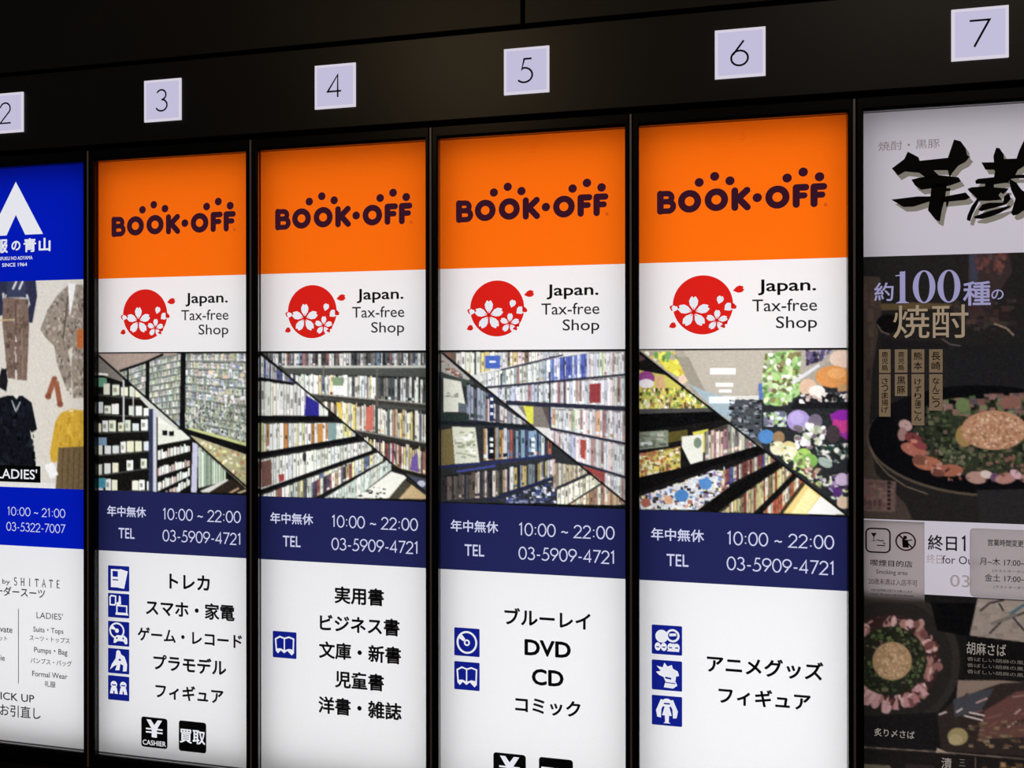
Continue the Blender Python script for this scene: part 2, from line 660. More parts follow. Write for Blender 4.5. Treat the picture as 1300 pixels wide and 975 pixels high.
def lightbox(k, label, cat, group=None):
    X = x0(k)
    r = root('lightbox_sign', (X + 0.2, 0.0, FRM_B), label, cat, group)
    bm = bmesh.new()
    prof = [(0, .06), (0, .0005), (.0012, -.0025), (.0095, -.0025), (OPEN_L - FRM_L - .0004, -.0008), (OPEN_L - FRM_L, .0005), (OPEN_L - FRM_L, SHEET_Y - .0005)]
    # side rails are narrow, head and foot rails are taller: loft with separate insets
    rows = []
    tw, th = OPEN_L - FRM_L, FRM_T - OPEN_T
    bw = OPEN_B - FRM_B
    rw = FRM_R - OPEN_R
    for t, y in prof:
        s = t / tw
        xl, xr, zb, zt = X + FRM_L + t, X + FRM_R - s * rw, FRM_B + s * bw, FRM_T - s * th
        rows.append([bm.verts.new(p) for p in ((xl, y, zb), (xr, y, zb), (xr, y, zt), (xl, y, zt))])
    for a, b in zip(rows, rows[1:]):
        for i in range(4):
            j = (i + 1) % 4
            bm.faces.new((a[i], a[j], b[j], b[i]))
    bmesh.ops.recalc_face_normals(bm, faces=bm.faces)
    link('frame', bm, M_FRAME, r, 'black metal frame round the sign')
    bm = bevelled_box(X - .0022, X + .0022, -.0012, .05, FRM_B, FRM_T - .002, .0008)
    link('edge_strip', bm, M_STRIP, r, 'thin grey metal strip down the side of the frame')
    # lamp housing behind the prints
    bm = bmesh.new()
    xa, xb, za, zb = X + .0042, X + .3958, Z_BOT - .004, Z_TOP + .004
    w = .002
    box(bm, xa, xa + w, SHEET_Y + .001, .0795, za, zb)
    box(bm, xb - w, xb, SHEET_Y + .001, .0795, za, zb)
    box(bm, xa + w, xb - w, SHEET_Y + .001, .0795, za, za + w)
    box(bm, xa + w, xb - w, SHEET_Y + .001, .0795, zb - w, zb)
    box(bm, xa, xb, .0795, .0815, za, zb)
    link('lamp_housing', bm, M_HOUSING, r)
    l = area_light('sign_backlight', (0, 0, 0), (0, 0, 0), .362, 1.286, BACKLIGHT[k], BACKTINT[k])
    l.parent = r
    l.location = (0.007, .058, (Z_TOP + Z_BOT) / 2 - FRM_B + .003)
    l.rotation_euler = (-math.pi / 2, 0, 0)
    bm = bmesh.new()
    box(bm, X + OPEN_L + .0002, X + OPEN_R - .0002, .0045, .0065, OPEN_B + .0002, OPEN_T - .0002)
    link('cover_pane', bm, M_PANE, r, 'clear acrylic cover')
    return r, X


def film(name, X, zt, zb, m, parent, label=None):
    bm = bmesh.new()
    v = [bm.verts.new(p) for p in ((X + SH_L, SHEET_Y, zb), (X + SH_R, SHEET_Y, zb), (X + SH_R, SHEET_Y, zt), (X + SH_L, SHEET_Y, zt))]
    bm.faces.new(v)
    return link(name, bm, m, parent, label)


# ------------------------------------------------------------------ pictograms (unit square, z up)
def pictogram(ink, kind, xa, xb, za, zb):
    W, H = xb - xa, zb - za
    U = lambda p: [(xa + u * W, za + v * H) for u, v in p]
    ink.rrect(xa, xb, za, zb, W * .04, 0, 0)
    P = lambda pts, mi=1, up=1: ink.poly(U(pts), mi, up)
    E = lambda cx, cz, rx, rz, mi=1, up=1: ink.ell(xa + cx * W, za + cz * H, rx * W, rz * H, mi, up, 24)
    S = lambda pts, w, mi=1, up=1, cl=False: ink.stroke(U(pts), w * W, mi, up, False, cl)
    if kind == 'cards':
        P([(.48, .13), (.76, .10), (.93, .80), (.56, .88)])
        P([(.14, .14), (.56, .14), (.56, .86), (.14, .86)], 1, 2)
        P([(.22, .56), (.47, .56), (.47, .79), (.22, .79)], 0, 3)
        S([(.22, .44), (.48, .44)], .05, 0, 3)
    elif kind == 'devices':
        S([(.10, .52), (.32, .52), (.36, .60), (.36, .88), (.16, .90), (.10, .84)], .06, 1, 1, True)
        P([(.40, .50), (.62, .56), (.60, .88), (.52, .92), (.50, .66), (.40, .62)])
        S([(.42, .22), (.42, .50), (.88, .50), (.88, .22)], .06)
        P([(.36, .12), (.96, .12), (.92, .22), (.36, .22)])
    elif kind == 'disc_and_pad':
        ink.stroke([(xa + (.42 + .32 * math.cos(t)) * W, za + (.62 + .30 * math.sin(t)) * H) for t in np.linspace(0, 2 * math.pi, 24, endpoint=False)], .07 * W, 1, 1, False, True)
        E(.42, .62, .09, .09)
        P([(.14, .68), (.22, .84), (.36, .70), (.33, .64)])
        P([(.26, .12), (.36, .12), (.46, .20), (.72, .20), (.82, .08), (.92, .12), (.90, .34), (.78, .44), (.42, .44), (.30, .34)], 1, 2)
        E(.42, .32, .04, .04, 0, 3)
        E(.72, .32, .04, .04, 0, 3)
    elif kind == 'model_kit':
        P([(.40, .90), (.56, .92), (.62, .78), (.78, .70), (.90, .40), (.88, .12), (.70, .10), (.72, .34), (.58, .40), (.54, .14), (.34, .12), (.42, .34), (.30, .30), (.10, .14), (.18, .36), (.36, .60)])
        E(.49, .84, .10, .10, 1, 2)
        P([(.50, .52), (.62, .52), (.60, .60), (.52, .60)], 0, 3)
    elif kind == 'figures':
        for cx in (.28, .72):
            E(cx, .64, .15, .14)
            P([(cx - .19, .26), (cx + .19, .26), (cx + .13, .52), (cx - .13, .52)])
            S([(cx - .10, .62), (cx + .10, .62)], .05, 0, 2)
            P([(cx - .03, .26), (cx + .03, .26), (cx + .03, .38), (cx - .03, .38)], 0, 2)
    elif kind == 'book':
        S([(.16, .24), (.12, .70), (.30, .80), (.49, .74), (.68, .80), (.88, .74), (.86, .22)], .06)
        P([(.16, .22), (.22, .16), (.34, .28), (.48, .18), (.62, .28), (.80, .12), (.90, .22), (.86, .34), (.68, .36), (.50, .30), (.32, .36), (.18, .34)])
        S([(.49, .30), (.49, .74)], .05)
    elif kind == 'disc':
        ink.stroke([(xa + (.5 + .37 * math.cos(t)) * W, za + (.49 + .37 * math.sin(t)) * H) for t in np.linspace(0, 2 * math.pi, 28, endpoint=False)], .075 * W, 1, 1, False, True)
        ink.stroke([(xa + (.5 + .09 * math.cos(t)) * W, za + (.48 + .09 * math.sin(t)) * H) for t in np.linspace(0, 2 * math.pi, 18, endpoint=False)], .06 * W, 1, 1, False, True)
        P([(.14, .66), (.26, .82), (.44, .60), (.36, .52)])
    elif kind == 'toys':
        E(.33, .62, .21, .22)
        ink.stroke([(xa + (.69 + .19 * math.cos(t)) * W, za + (.66 + .19 * math.sin(t)) * H) for t in np.linspace(0, 2 * math.pi, 22, endpoint=False)], .07 * W, 1, 1, False, True)
        S([(.58, .68), (.80, .70)], .09)
        for cx in (.20, .40, .62, .82):
            E(cx, .26, .10, .14)
            S([(cx - .05, .25), (cx + .05, .25)], .04, 0, 2)
        P([(.50, .12), (.90, .12), (.90, .34), (.70, .40)])
    elif kind == 'tufted_bust':
        P([(.14, .60), (.30, .64), (.16, .80), (.36, .76), (.42, .92), (.52, .80), (.66, .86), (.70, .74), (.86, .66), (.90, .52), (.80, .48), (.40, .44), (.24, .50)])
        P([(.38, .46), (.80, .48), (.78, .32), (.66, .22), (.48, .24)])
        P([(.40, .10), (.70, .08), (.84, .18), (.80, .30), (.44, .26)], 1, 1)
        S([(.44, .43), (.64, .40)], .06, 0, 2)
        S([(.40, .27), (.78, .25)], .03, 0, 2)
    elif kind == 'doll':
        E(.50, .76, .17, .15)
        P([(.36, .86), (.30, .88), (.14, .50), (.18, .28), (.30, .26), (.32, .56), (.40, .70)])
        P([(.64, .86), (.70, .88), (.86, .50), (.82, .28), (.70, .26), (.68, .56), (.60, .70)])
        P([(.42, .62), (.58, .62), (.66, .34), (.34, .34)])
        P([(.43, .34), (.57, .34), (.56, .12), (.62, .08), (.38, .08), (.44, .12)])
        S([(.40, .74), (.60, .74)], .05, 0, 2)


def icon(kind, X, xa, xb, zc, h, parent):
    ink = Ink(OY)
    pictogram(ink, kind, X + xa, X + xb, zc - h / 2, zc + h / 2)
    ink.done('icon', [M_ICON, M_CLEAR], parent, 'blue square icon with a white %s pictogram' % kind.replace('_', ' '))


def cashier_icons(X, xa, xb, xc, xd, zc, h, parent):
    ink = Ink(OY)
    ink.rrect(X + xa, X + xb, zc - h / 2, zc + h / 2, .006, 0, 0)
    m = (xa + xb) / 2
    w = xb - xa
    zt = zc + h * .42
    ink.poly([(X + m - w * .30, zt), (X + m - w * .13, zt), (X + m, zt - h * .17), (X + m + w * .13, zt), (X + m + w * .30, zt), (X + m + w * .10, zt - h * .30),
              (X + m + w * .10, zt - h * .58), (X + m - w * .10, zt - h * .58), (X + m - w * .10, zt - h * .30)], 1, 1)
    ink.rect(X + m - w * .32, X + m + w * .32, zt - h * .33, zt - h * .28, 1, 2)
    ink.rect(X + m - w * .32, X + m + w * .32, zt - h * .44, zt - h * .39, 1, 2)
    text(ink, 'CASHIER', X + xa + w * .06, X + xb - w * .06, zc - h * .34, h * .17, .01, 1, 1, cap=True)
    ink.done('icon', [M_BLACK, M_CLEAR], parent, 'black rounded square with a white yen mark')
    ink = Ink(OY)
    ink.rrect(X + xc, X + xd, zc - h / 2, zc + h / 2, .006, 0, 0)
    text(ink, '買取', X + xc + .003, X + xd - .003, zc, h * .44, .02, 1, 1, fit=True)
    ink.done('icon', [M_BLACK, M_CLEAR], parent, 'black rounded square with two white characters')


# ------------------------------------------------------------------ orange signs 3 to 6
def logo(X, parent):
    i = Ink(OY)
    w = .0126
    # B
    i.stroke([(X + .0555, 1.8005), (X + .0555, 1.8340)], w, cap=True)
    i.stroke([(X + .0555, 1.8340)] + [(X + a, b) for a, b in arc(.0690, 1.8263, .0078, .0077, 90, -90, 8)] + [(X + .0555, 1.8186)], w * .86, cap=True)
    i.stroke([(X + .0555, 1.8186)] + [(X + a, b) for a, b in arc(.0712, 1.8096, .0086, .0090, 90, -90, 8)] + [(X + .0555, 1.8006)], w * .86, cap=True)
    for cx, cz in ((.1101, 1.8174), (.1594, 1.8182), (.2693, 1.8180)):
        i.stroke([(X + a, b) for a, b in arc(cx, cz, .0152, .0152, 0, 360, 30)[:-1]], w, closed=True)
    # K
    i.stroke([(X + .1930, 1.8018), (X + .1930, 1.8336)], w, cap=True)
    i.stroke([(X + .1960, 1.8160), (X + .2150, 1.8336)], w, cap=True)
    i.stroke([(X + .2000, 1.8185), (X + .2155, 1.8018)], w, cap=True)
    # F F
    for fx in (.3024, .3336):
        i.stroke([(X + fx, 1.8028), (X + fx, 1.8340)], w, cap=True)
        i.stroke([(X + fx, 1.8340), (X + fx + .0166, 1.8340)], w, cap=True)
        i.stroke([(X + fx, 1.8190), (X + fx + .0140, 1.8190)], w * .92, cap=True)
    for cx, cz in ((.2334, 1.8187), (.1280, 1.8524), (.1564, 1.8624), (.1843, 1.8526), (.2865, 1.8526), (.3147, 1.8622), (.3432, 1.8520)):
        i.ell(X + cx, cz, .0084, .0084)
    i.stroke([(X + a, b) for a, b in arc(.3535, 1.8000, .0022, .0022, 0, 360, 14)[:-1]], .0008, closed=True)
    i.done('logo', M_LOGO, parent, 'dark rounded BOOK OFF lettering with paw dots')


def petal(cx, cz, r, ang, wid=.285):
    """notched blossom petal pointing along ang, from near the centre out to r"""
    pts = [(.10, 0), (.45, wid * .85), (.72, wid), (.93, wid * .62), (1.0, wid * .34), (.90, 0), (1.0, -wid * .34), (.93, -wid * .62), (.72, -wid), (.45, -wid * .85)]
    c, s = math.cos(ang), math.sin(ang)
    return [(cx + r * (u * c - v * s), cz + r * (u * s + v * c)) for u, v in pts]


def emblem(X, parent):
    i = Ink(OY)
    i.ell(X + .1342, 1.6202, .0555, .0560, 0, 0, 60)
    for j in range(5):
        i.poly(petal(X + .1175, 1.6069, .0300, math.radians(90 + 72 * j)), 1, 1)
        i.poly(petal(X + .1600, 1.5905, .0200, math.radians(86 + 72 * j)), 1, 1)
    for j in range(5):
        a = math.radians(90 + 72 * j)
        i.stroke([(X + .1175, 1.6069), (X + .1175 + .009 * math.cos(a), 1.6069 + .009 * math.sin(a))], .0011, 0, 2)
        a = math.radians(86 + 72 * j)
        i.stroke([(X + .1600, 1.5905), (X + .1600 + .007 * math.cos(a), 1.5905 + .007 * math.sin(a))], .0009, 0, 2)
    i.poly(petal(X + .1628, 1.6196, .0180, math.radians(72), .36), 1, 1)
    i.poly(petal(X + .1725, 1.6085, .0190, math.radians(38), .42), 1, 1)
    i.poly(petal(X + .1850, 1.6120, .0120, math.radians(40), .50), 0, 2)
    i.poly(petal(X + .1870, 1.6455, .0230, math.radians(12), .30), 0, 0)
    i.poly(petal(X + .0700, 1.5780, .0160, math.radians(24), .36), 0, 0)
    i.poly(petal(X + .0760, 1.6085, .0120, math.radians(70), .50), 0, 0)
    i.poly(petal(X + .0795, 1.6070, .0130, math.radians(70), .46), 1, 2)
    i.poly([(X + .166, 1.5790), (X + .174, 1.5755), (X + .176, 1.5800), (X + .170, 1.5830)], 0, 2)
    i.poly([(X + .172, 1.5850), (X + .179, 1.5830), (X + .180, 1.5885), (X + .175, 1.5895)], 0, 2)
    i.done('emblem', [M_RED, M_CLEAR], parent, 'red disc with white cherry blossoms')


PALE = [(228, 232, 228), (208, 214, 210), (238, 240, 236), (216, 222, 228), (196, 204, 194)]
BOOKS = [(234, 236, 232), (214, 220, 214), (198, 200, 190), (222, 212, 150), (150, 84, 76), (96, 116, 150), (70, 72, 76), (224, 226, 222), (196, 210, 192), (158, 136, 112), (238, 240, 238), (230, 234, 228)]
DARKB = [(60, 60, 62), (90, 92, 95), (40, 40, 44), (120, 118, 112), (200, 200, 196), (70, 74, 80)]
WARM = [(212, 190, 120), (230, 226, 208), (160, 116, 84), (206, 208, 200), (112, 92, 76), (234, 232, 222), (222, 208, 120), (226, 224, 206), (190, 170, 140)]
CARDS = [(170, 182, 170), (200, 208, 198), (110, 128, 116), (150, 165, 185), (214, 200, 190), (190, 150, 140), (120, 150, 110), (220, 222, 216), (90, 100, 96)]
MULTI = [(220, 220, 225), (90, 120, 180), (40, 40, 48), (190, 150, 116), (150, 86, 88), (226, 206, 140), (120, 100, 146), (230, 232, 236), (200, 205, 210), (56, 54, 62), (214, 216, 220)]
BLK = (16, 16, 18)


def frame_black(p, quad, diag, w=10):
    p.M = None
    p.line(diag, w, BLK)
    (a, b), (c, d), (e, f), (g, h) = quad
    for pts in ([(a - 300, b - 300), (c + 300, d - 300), (c + 300, d), (a - 300, b)],
                [(g - 300, h), (e + 300, f), (e + 300, f + 300), (g - 300, h + 300)],
                [(a - 300, b - 300), (a, b), (g, h), (g - 300, h + 300)],
                [(c, d), (c + 300, d - 300), (e + 300, f + 300), (e, f)]):
        p.poly(pts, BLK)


def sheet_quad(quad):
    """drawing-space corners of the whole sheet, given those of the picture proper inside its black border"""
    H = homography([(.012, 1.5369), (.389, 1.5369), (.389, 1.2271), (.012, 1.2271)], quad)
    return [tuple(v) for v in hmap(H, [(SH_L, Z_B), (SH_R, Z_B), (SH_R, Z_C), (SH_L, Z_C)])]


def picture_cards(gain):
    quad = [(62, 44), (985, 40), (985, 908), (62, 884)]
    p = Picture(216, 172, sheet_quad([(66, 35), (1010, 29), (1010, 923), (67, 889)]), (128, 116, 104), 3)
    up, lo = [(62, 40), (1060, 20), (1060, 945)], [(62, 40), (1060, 945), (1000, 960), (50, 900)]
    p.M = p.mask(up)
    p.poly([(62, 44), (600, 40), (200, 150)], (160, 140, 128))
    p.poly([(200, 150), (470, 60), (600, 40), (600, 500)], (120, 128, 120))
    for pts, n in (([(205, 155), (370, 100), (375, 330), (300, 250)], 300), ([(380, 95), (590, 45), (585, 500), (375, 330)], 900), ([(612, 45), (1010, 40), (1010, 625), (600, 500)], 1700)):
        p.poly(pts, (120, 128, 118))
    BAY = [(176, 188, 178), (206, 214, 206), (150, 162, 152), (160, 172, 188), (214, 206, 200), (186, 178, 170), (160, 176, 150), (226, 228, 224), (128, 140, 134), (196, 198, 160)]
    for i in range(8):
        p.books((205, 170 + i * 34 - 8), (370, 100 + i * 40), (370, 134 + i * 40), (205, 196 + i * 34 - 8), 10, BAY, .2, (84, 90, 86), True, 20)
    for i in range(12):
        p.books((380, 95 + i * 38), (590, 45 + i * 41), (590, 78 + i * 41), (380, 126 + i * 38), 16, BAY, .25, (84, 92, 86), True, 22)
    for i in range(11):
        p.books((612, 46 + i * 46), (1010, 42 + i * 55), (1010, 90 + i * 55), (612, 85 + i * 46), 24, BAY + [(214, 190, 170), (190, 200, 216)], .3, (92, 98, 96), True, 24)
    p.specks([(612, 320), (1010, 360), (1010, 620), (600, 500)], [(70, 74, 66), (206, 210, 196), (150, 156, 120), (120, 126, 110)], 420, 11, 16, 14)
    p.specks([(760, 120), (1010, 110), (1010, 330), (680, 330)], [(215, 205, 212), (150, 190, 198), (160, 176, 140), (235, 235, 235), (214, 190, 160), (140, 150, 190)], 70, 24, 22, 14)
    p.line([(205, 152), (370, 96), (475, 48)], 14, BLK)
    p.line([(256, 130), (256, 240)], 12, BLK)
    p.line([(377, 92), (377, 360)], 24, BLK)
    p.line([(598, 44), (592, 510)], 32, BLK)
    p.poly([(640, 500), (1010, 600), (1010, 640), (600, 520)], (190, 196, 120))
    p.poly([(588, 500), (1010, 622), (1010, 672), (600, 535)], BLK)
    pts = [(640, 545), (1010, 675), (1010, 900), (800, 700)]
    p.poly(pts, (170, 165, 120))
    p.specks(pts, [(215, 205, 120), (190, 180, 130), (150, 140, 100), (230, 225, 190), (180, 120, 80)], 300, 20, 18)
    p.M = p.mask(lo)
    p.poly(lo, (20, 19, 17))
    p.poly([(62, 44), (225, 190), (225, 220), (62, 165)], (118, 112, 106))
    p.poly([(62, 160), (135, 168), (135, 180), (62, 176)], (235, 235, 220))
    p.poly([(70, 190), (125, 195), (130, 250), (70, 250)], (90, 150, 120))
    r = p.rng
    rowsL = [(292, 322), (412, 430), (528, 515), (668, 640), (792, 745), (888, 885)]
    for yl, yr in rowsL:
        x = 64
        while x < 380:
            w = r.uniform(26, 46)
            t = (x - 62) / 318
            base = yl + (yr - yl) * t
            if r.random() < .92:
                h = r.uniform(44, 74)
                p.rect(x, base - h, x + w, base, p.jit(r.choice([(222, 226, 205), (236, 238, 232), (205, 214, 196), (226, 222, 190), (214, 220, 224)]), 10))
                if r.random() < .4:
                    p.rect(x + 6, base - h * .7, x + w * .6, base - h * .3, p.jit((150, 150, 130), 20))
            x += w + r.uniform(2, 16)
        p.line([(62, yl + 6), (382, yr + 6)], 9, (70, 70, 64))
    p.rect(70, 560, 125, 610, (120, 150, 185))
    p.rect(68, 810, 120, 870, (60, 150, 175))
    for pts in ([(224, 200), (236, 212), (236, 480), (224, 480)], [(285, 260), (293, 268), (293, 430), (285, 430)]):
        p.poly(pts, (196, 200, 206))
    rowsR = [(608, 572), (700, 645), (800, 735), (892, 795), (980, 850)]
    for yl, yr in rowsR:
        p.books((440, yl - 62), (640, yr - 52), (640, yr), (440, yl), 9, [(230, 232, 220), (242, 242, 238), (210, 212, 200), (200, 170, 160), (220, 226, 220)], .35, BLK, False)
    p.poly([(330, 285), (580, 505), (440, 505), (440, 440), (330, 320)], (196, 198, 190))
    p.poly([(440, 430), (540, 500), (440, 500)], (226, 226, 214))
    p.poly([(440, 470), (600, 520), (640, 572), (440, 608)], (218, 220, 206))
    p.rect(470, 518, 500, 548, BLK)
    p.rect(510, 522, 540, 550, BLK)
    p.line([(398, 385), (398, 900)], 26, (44, 54, 84))
    p.line([(422, 390), (422, 900)], 22, (196, 196, 210))
    p.poly([(655, 590), (690, 600), (680, 905), (645, 905)], (186, 186, 214))
    p.books((690, 600), (840, 745), (860, 830), (700, 870), 12, [(186, 204, 176), (206, 216, 206), (160, 180, 150), (120, 140, 120), (90, 90, 80)], .1, (80, 90, 80), False)
    p.poly([(700, 890), (870, 815), (880, 830), (740, 910)], (206, 202, 196))
    p.poly([(735, 912), (890, 815), (1010, 890), (1010, 930)], (44, 34, 26))
    p.line([(880, 905), (940, 872)], 12, (190, 150, 110))
    p.line([(930, 905), (985, 885)], 10, (206, 190, 150))
    frame_black(p, quad, [(66, 48), (1010, 885)])
    return p


def picture_books(gain):
    quad = [(50, 42), (1087, 36), (1087, 945), (50, 922)]
    p = Picture(232, 182, sheet_quad([(46, 29), (1087, 23), (1088, 963), (47, 925)]), (70, 72, 68), 4)
    up, lo = [(50, 30), (1120, 20), (1120, 950)], [(50, 30), (1120, 950), (1080, 980), (40, 940)]
    p.M = p.mask(up)
    p.books((80, 42), (1090, 40), (1090, 120), (180, 120), 46, DARKB + [(205, 205, 205), (190, 192, 190), (150, 92, 90), (110, 132, 160)], .05, (50, 50, 50))
    p.poly([(180, 118), (1090, 118), (1090, 132), (200, 132)], (186, 188, 178))
    p.poly([(200, 132), (1090, 132), (1090, 190), (230, 180)], (72, 76, 72))
    p.books((240, 168), (770, 178), (770, 335), (340, 290), 24, BOOKS + PALE, .12, (50, 50, 48))
    p.books((780, 180), (1090, 190), (1090, 352), (780, 335), 14, DARKB + [(220, 220, 216)], .14, (40, 40, 40))
    p.rect(500, 190, 560, 240, (120, 150, 110))
    p.rect(500, 240, 590, 300, (226, 228, 226))
    p.poly([(330, 288), (1090, 356), (1090, 385), (430, 315)], (58, 56, 52))
    p.line([(330, 288), (1090, 356)], 8, (150, 146, 132))
    p.books((440, 325), (760, 355), (760, 525), (630, 515), 16, WARM + BOOKS, .15, (50, 46, 42))
    p.books((780, 380), (1090, 395), (1090, 598), (780, 535), 18, WARM + [(225, 220, 200), (90, 110, 120)], .15, (50, 46, 42))
    p.poly([(705, 375), (752, 362), (748, 520), (700, 515)], (206, 100, 84))
    p.poly([(520, 345), (550, 345), (560, 450), (540, 440)], (226, 190, 60))
    p.poly([(640, 515), (1090, 600), (1090, 625), (670, 540)], (48, 46, 44))
    p.line([(640, 515), (1090, 598)], 7, (140, 136, 128))
    p.books((680, 545), (1090, 625), (1090, 798), (880, 750), 24, WARM + [(150, 60, 60), (90, 60, 120)], .2, (40, 36, 34))
    p.poly([(985, 690), (1020, 650), (1030, 775), (975, 760)], (110, 84, 170))
    p.poly([(850, 735), (1090, 795), (1090, 820), (900, 770)], (34, 32, 32))
    p.line([(772, 130), (772, 370)], 16, (96, 90, 84))
    p.line([(440, 120), (455, 310)], 8, (110, 106, 100))
    p.poly([(960, 800), (1090, 820), (1090, 930)], (70, 74, 96))
    p.ell(1045, 845, 26, 20, (190, 196, 220))
    p.M = p.mask(lo)
    p.poly(lo, (30, 30, 28))
    W = [(224, 226, 222), (212, 216, 214), (232, 232, 226), (206, 210, 200), (226, 224, 205)]
    p.books((55, 50), (230, 190), (260, 225), (55, 190), 10, [(200, 200, 200), (150, 155, 165), (90, 100, 160), (225, 225, 225)], .1)
    p.books((58, 212), (440, 240), (470, 432), (58, 425), 15, W, .06, (80, 80, 78))
    p.poly([(335, 300), (415, 350), (415, 435), (325, 425)], (44, 40, 150))
    p.books((58, 470), (600, 470), (640, 565), (58, 650), 20, W + [(206, 206, 130), (190, 120, 60)], .05, (80, 80, 76))
    p.rect(405, 475, 440, 590, (196, 130, 60))
    p.rect(470, 470, 520, 575, (120, 150, 150))
    p.books((58, 692), (660, 590), (740, 645), (58, 880), 26, W, .05, (80, 80, 76))
    p.poly([(60, 710), (120, 695), (125, 850), (60, 870)], (120, 80, 70))
    p.poly([(165, 790), (200, 785), (200, 825), (170, 835)], (170, 60, 60))
    p.ell(325, 680, 12, 28, (50, 50, 55))
    p.books((58, 915), (740, 665), (810, 705), (380, 935), 30, W + BOOKS, .05, (70, 70, 66))
    p.books((370, 840), (560, 745), (620, 810), (420, 915), 10, [(160, 90, 90), (180, 160, 110), (90, 90, 110), (220, 216, 200), (70, 50, 70)], .05, (50, 50, 50))
    p.books((440, 935), (800, 720), (860, 760), (640, 935), 18, [(200, 212, 200), (186, 200, 190), (224, 226, 218)], .05, (100, 110, 100))
    p.poly([(640, 935), (860, 770), (960, 800), (850, 935)], (226, 226, 214))
    p.specks([(640, 930), (740, 860), (840, 880), (800, 935)], [(40, 40, 44), (230, 228, 220)], 60, 22, 10)
    p.poly([(840, 940), (940, 820), (985, 850), (900, 945)], (70, 66, 50))
    p.poly([(900, 945), (985, 850), (1090, 930), (1090, 945)], (196, 166, 116))
    for a, b, w in (((45, 195), (260, 232), 16), ((45, 440), (505, 445), 30), ((45, 668), (660, 562), 26), ((45, 895), (745, 648), 18), ((400, 935), (815, 708), 10)):
        p.line([a, b], w, BLK)
    frame_black(p, quad, [(62, 44), (1090, 912)])
    return p


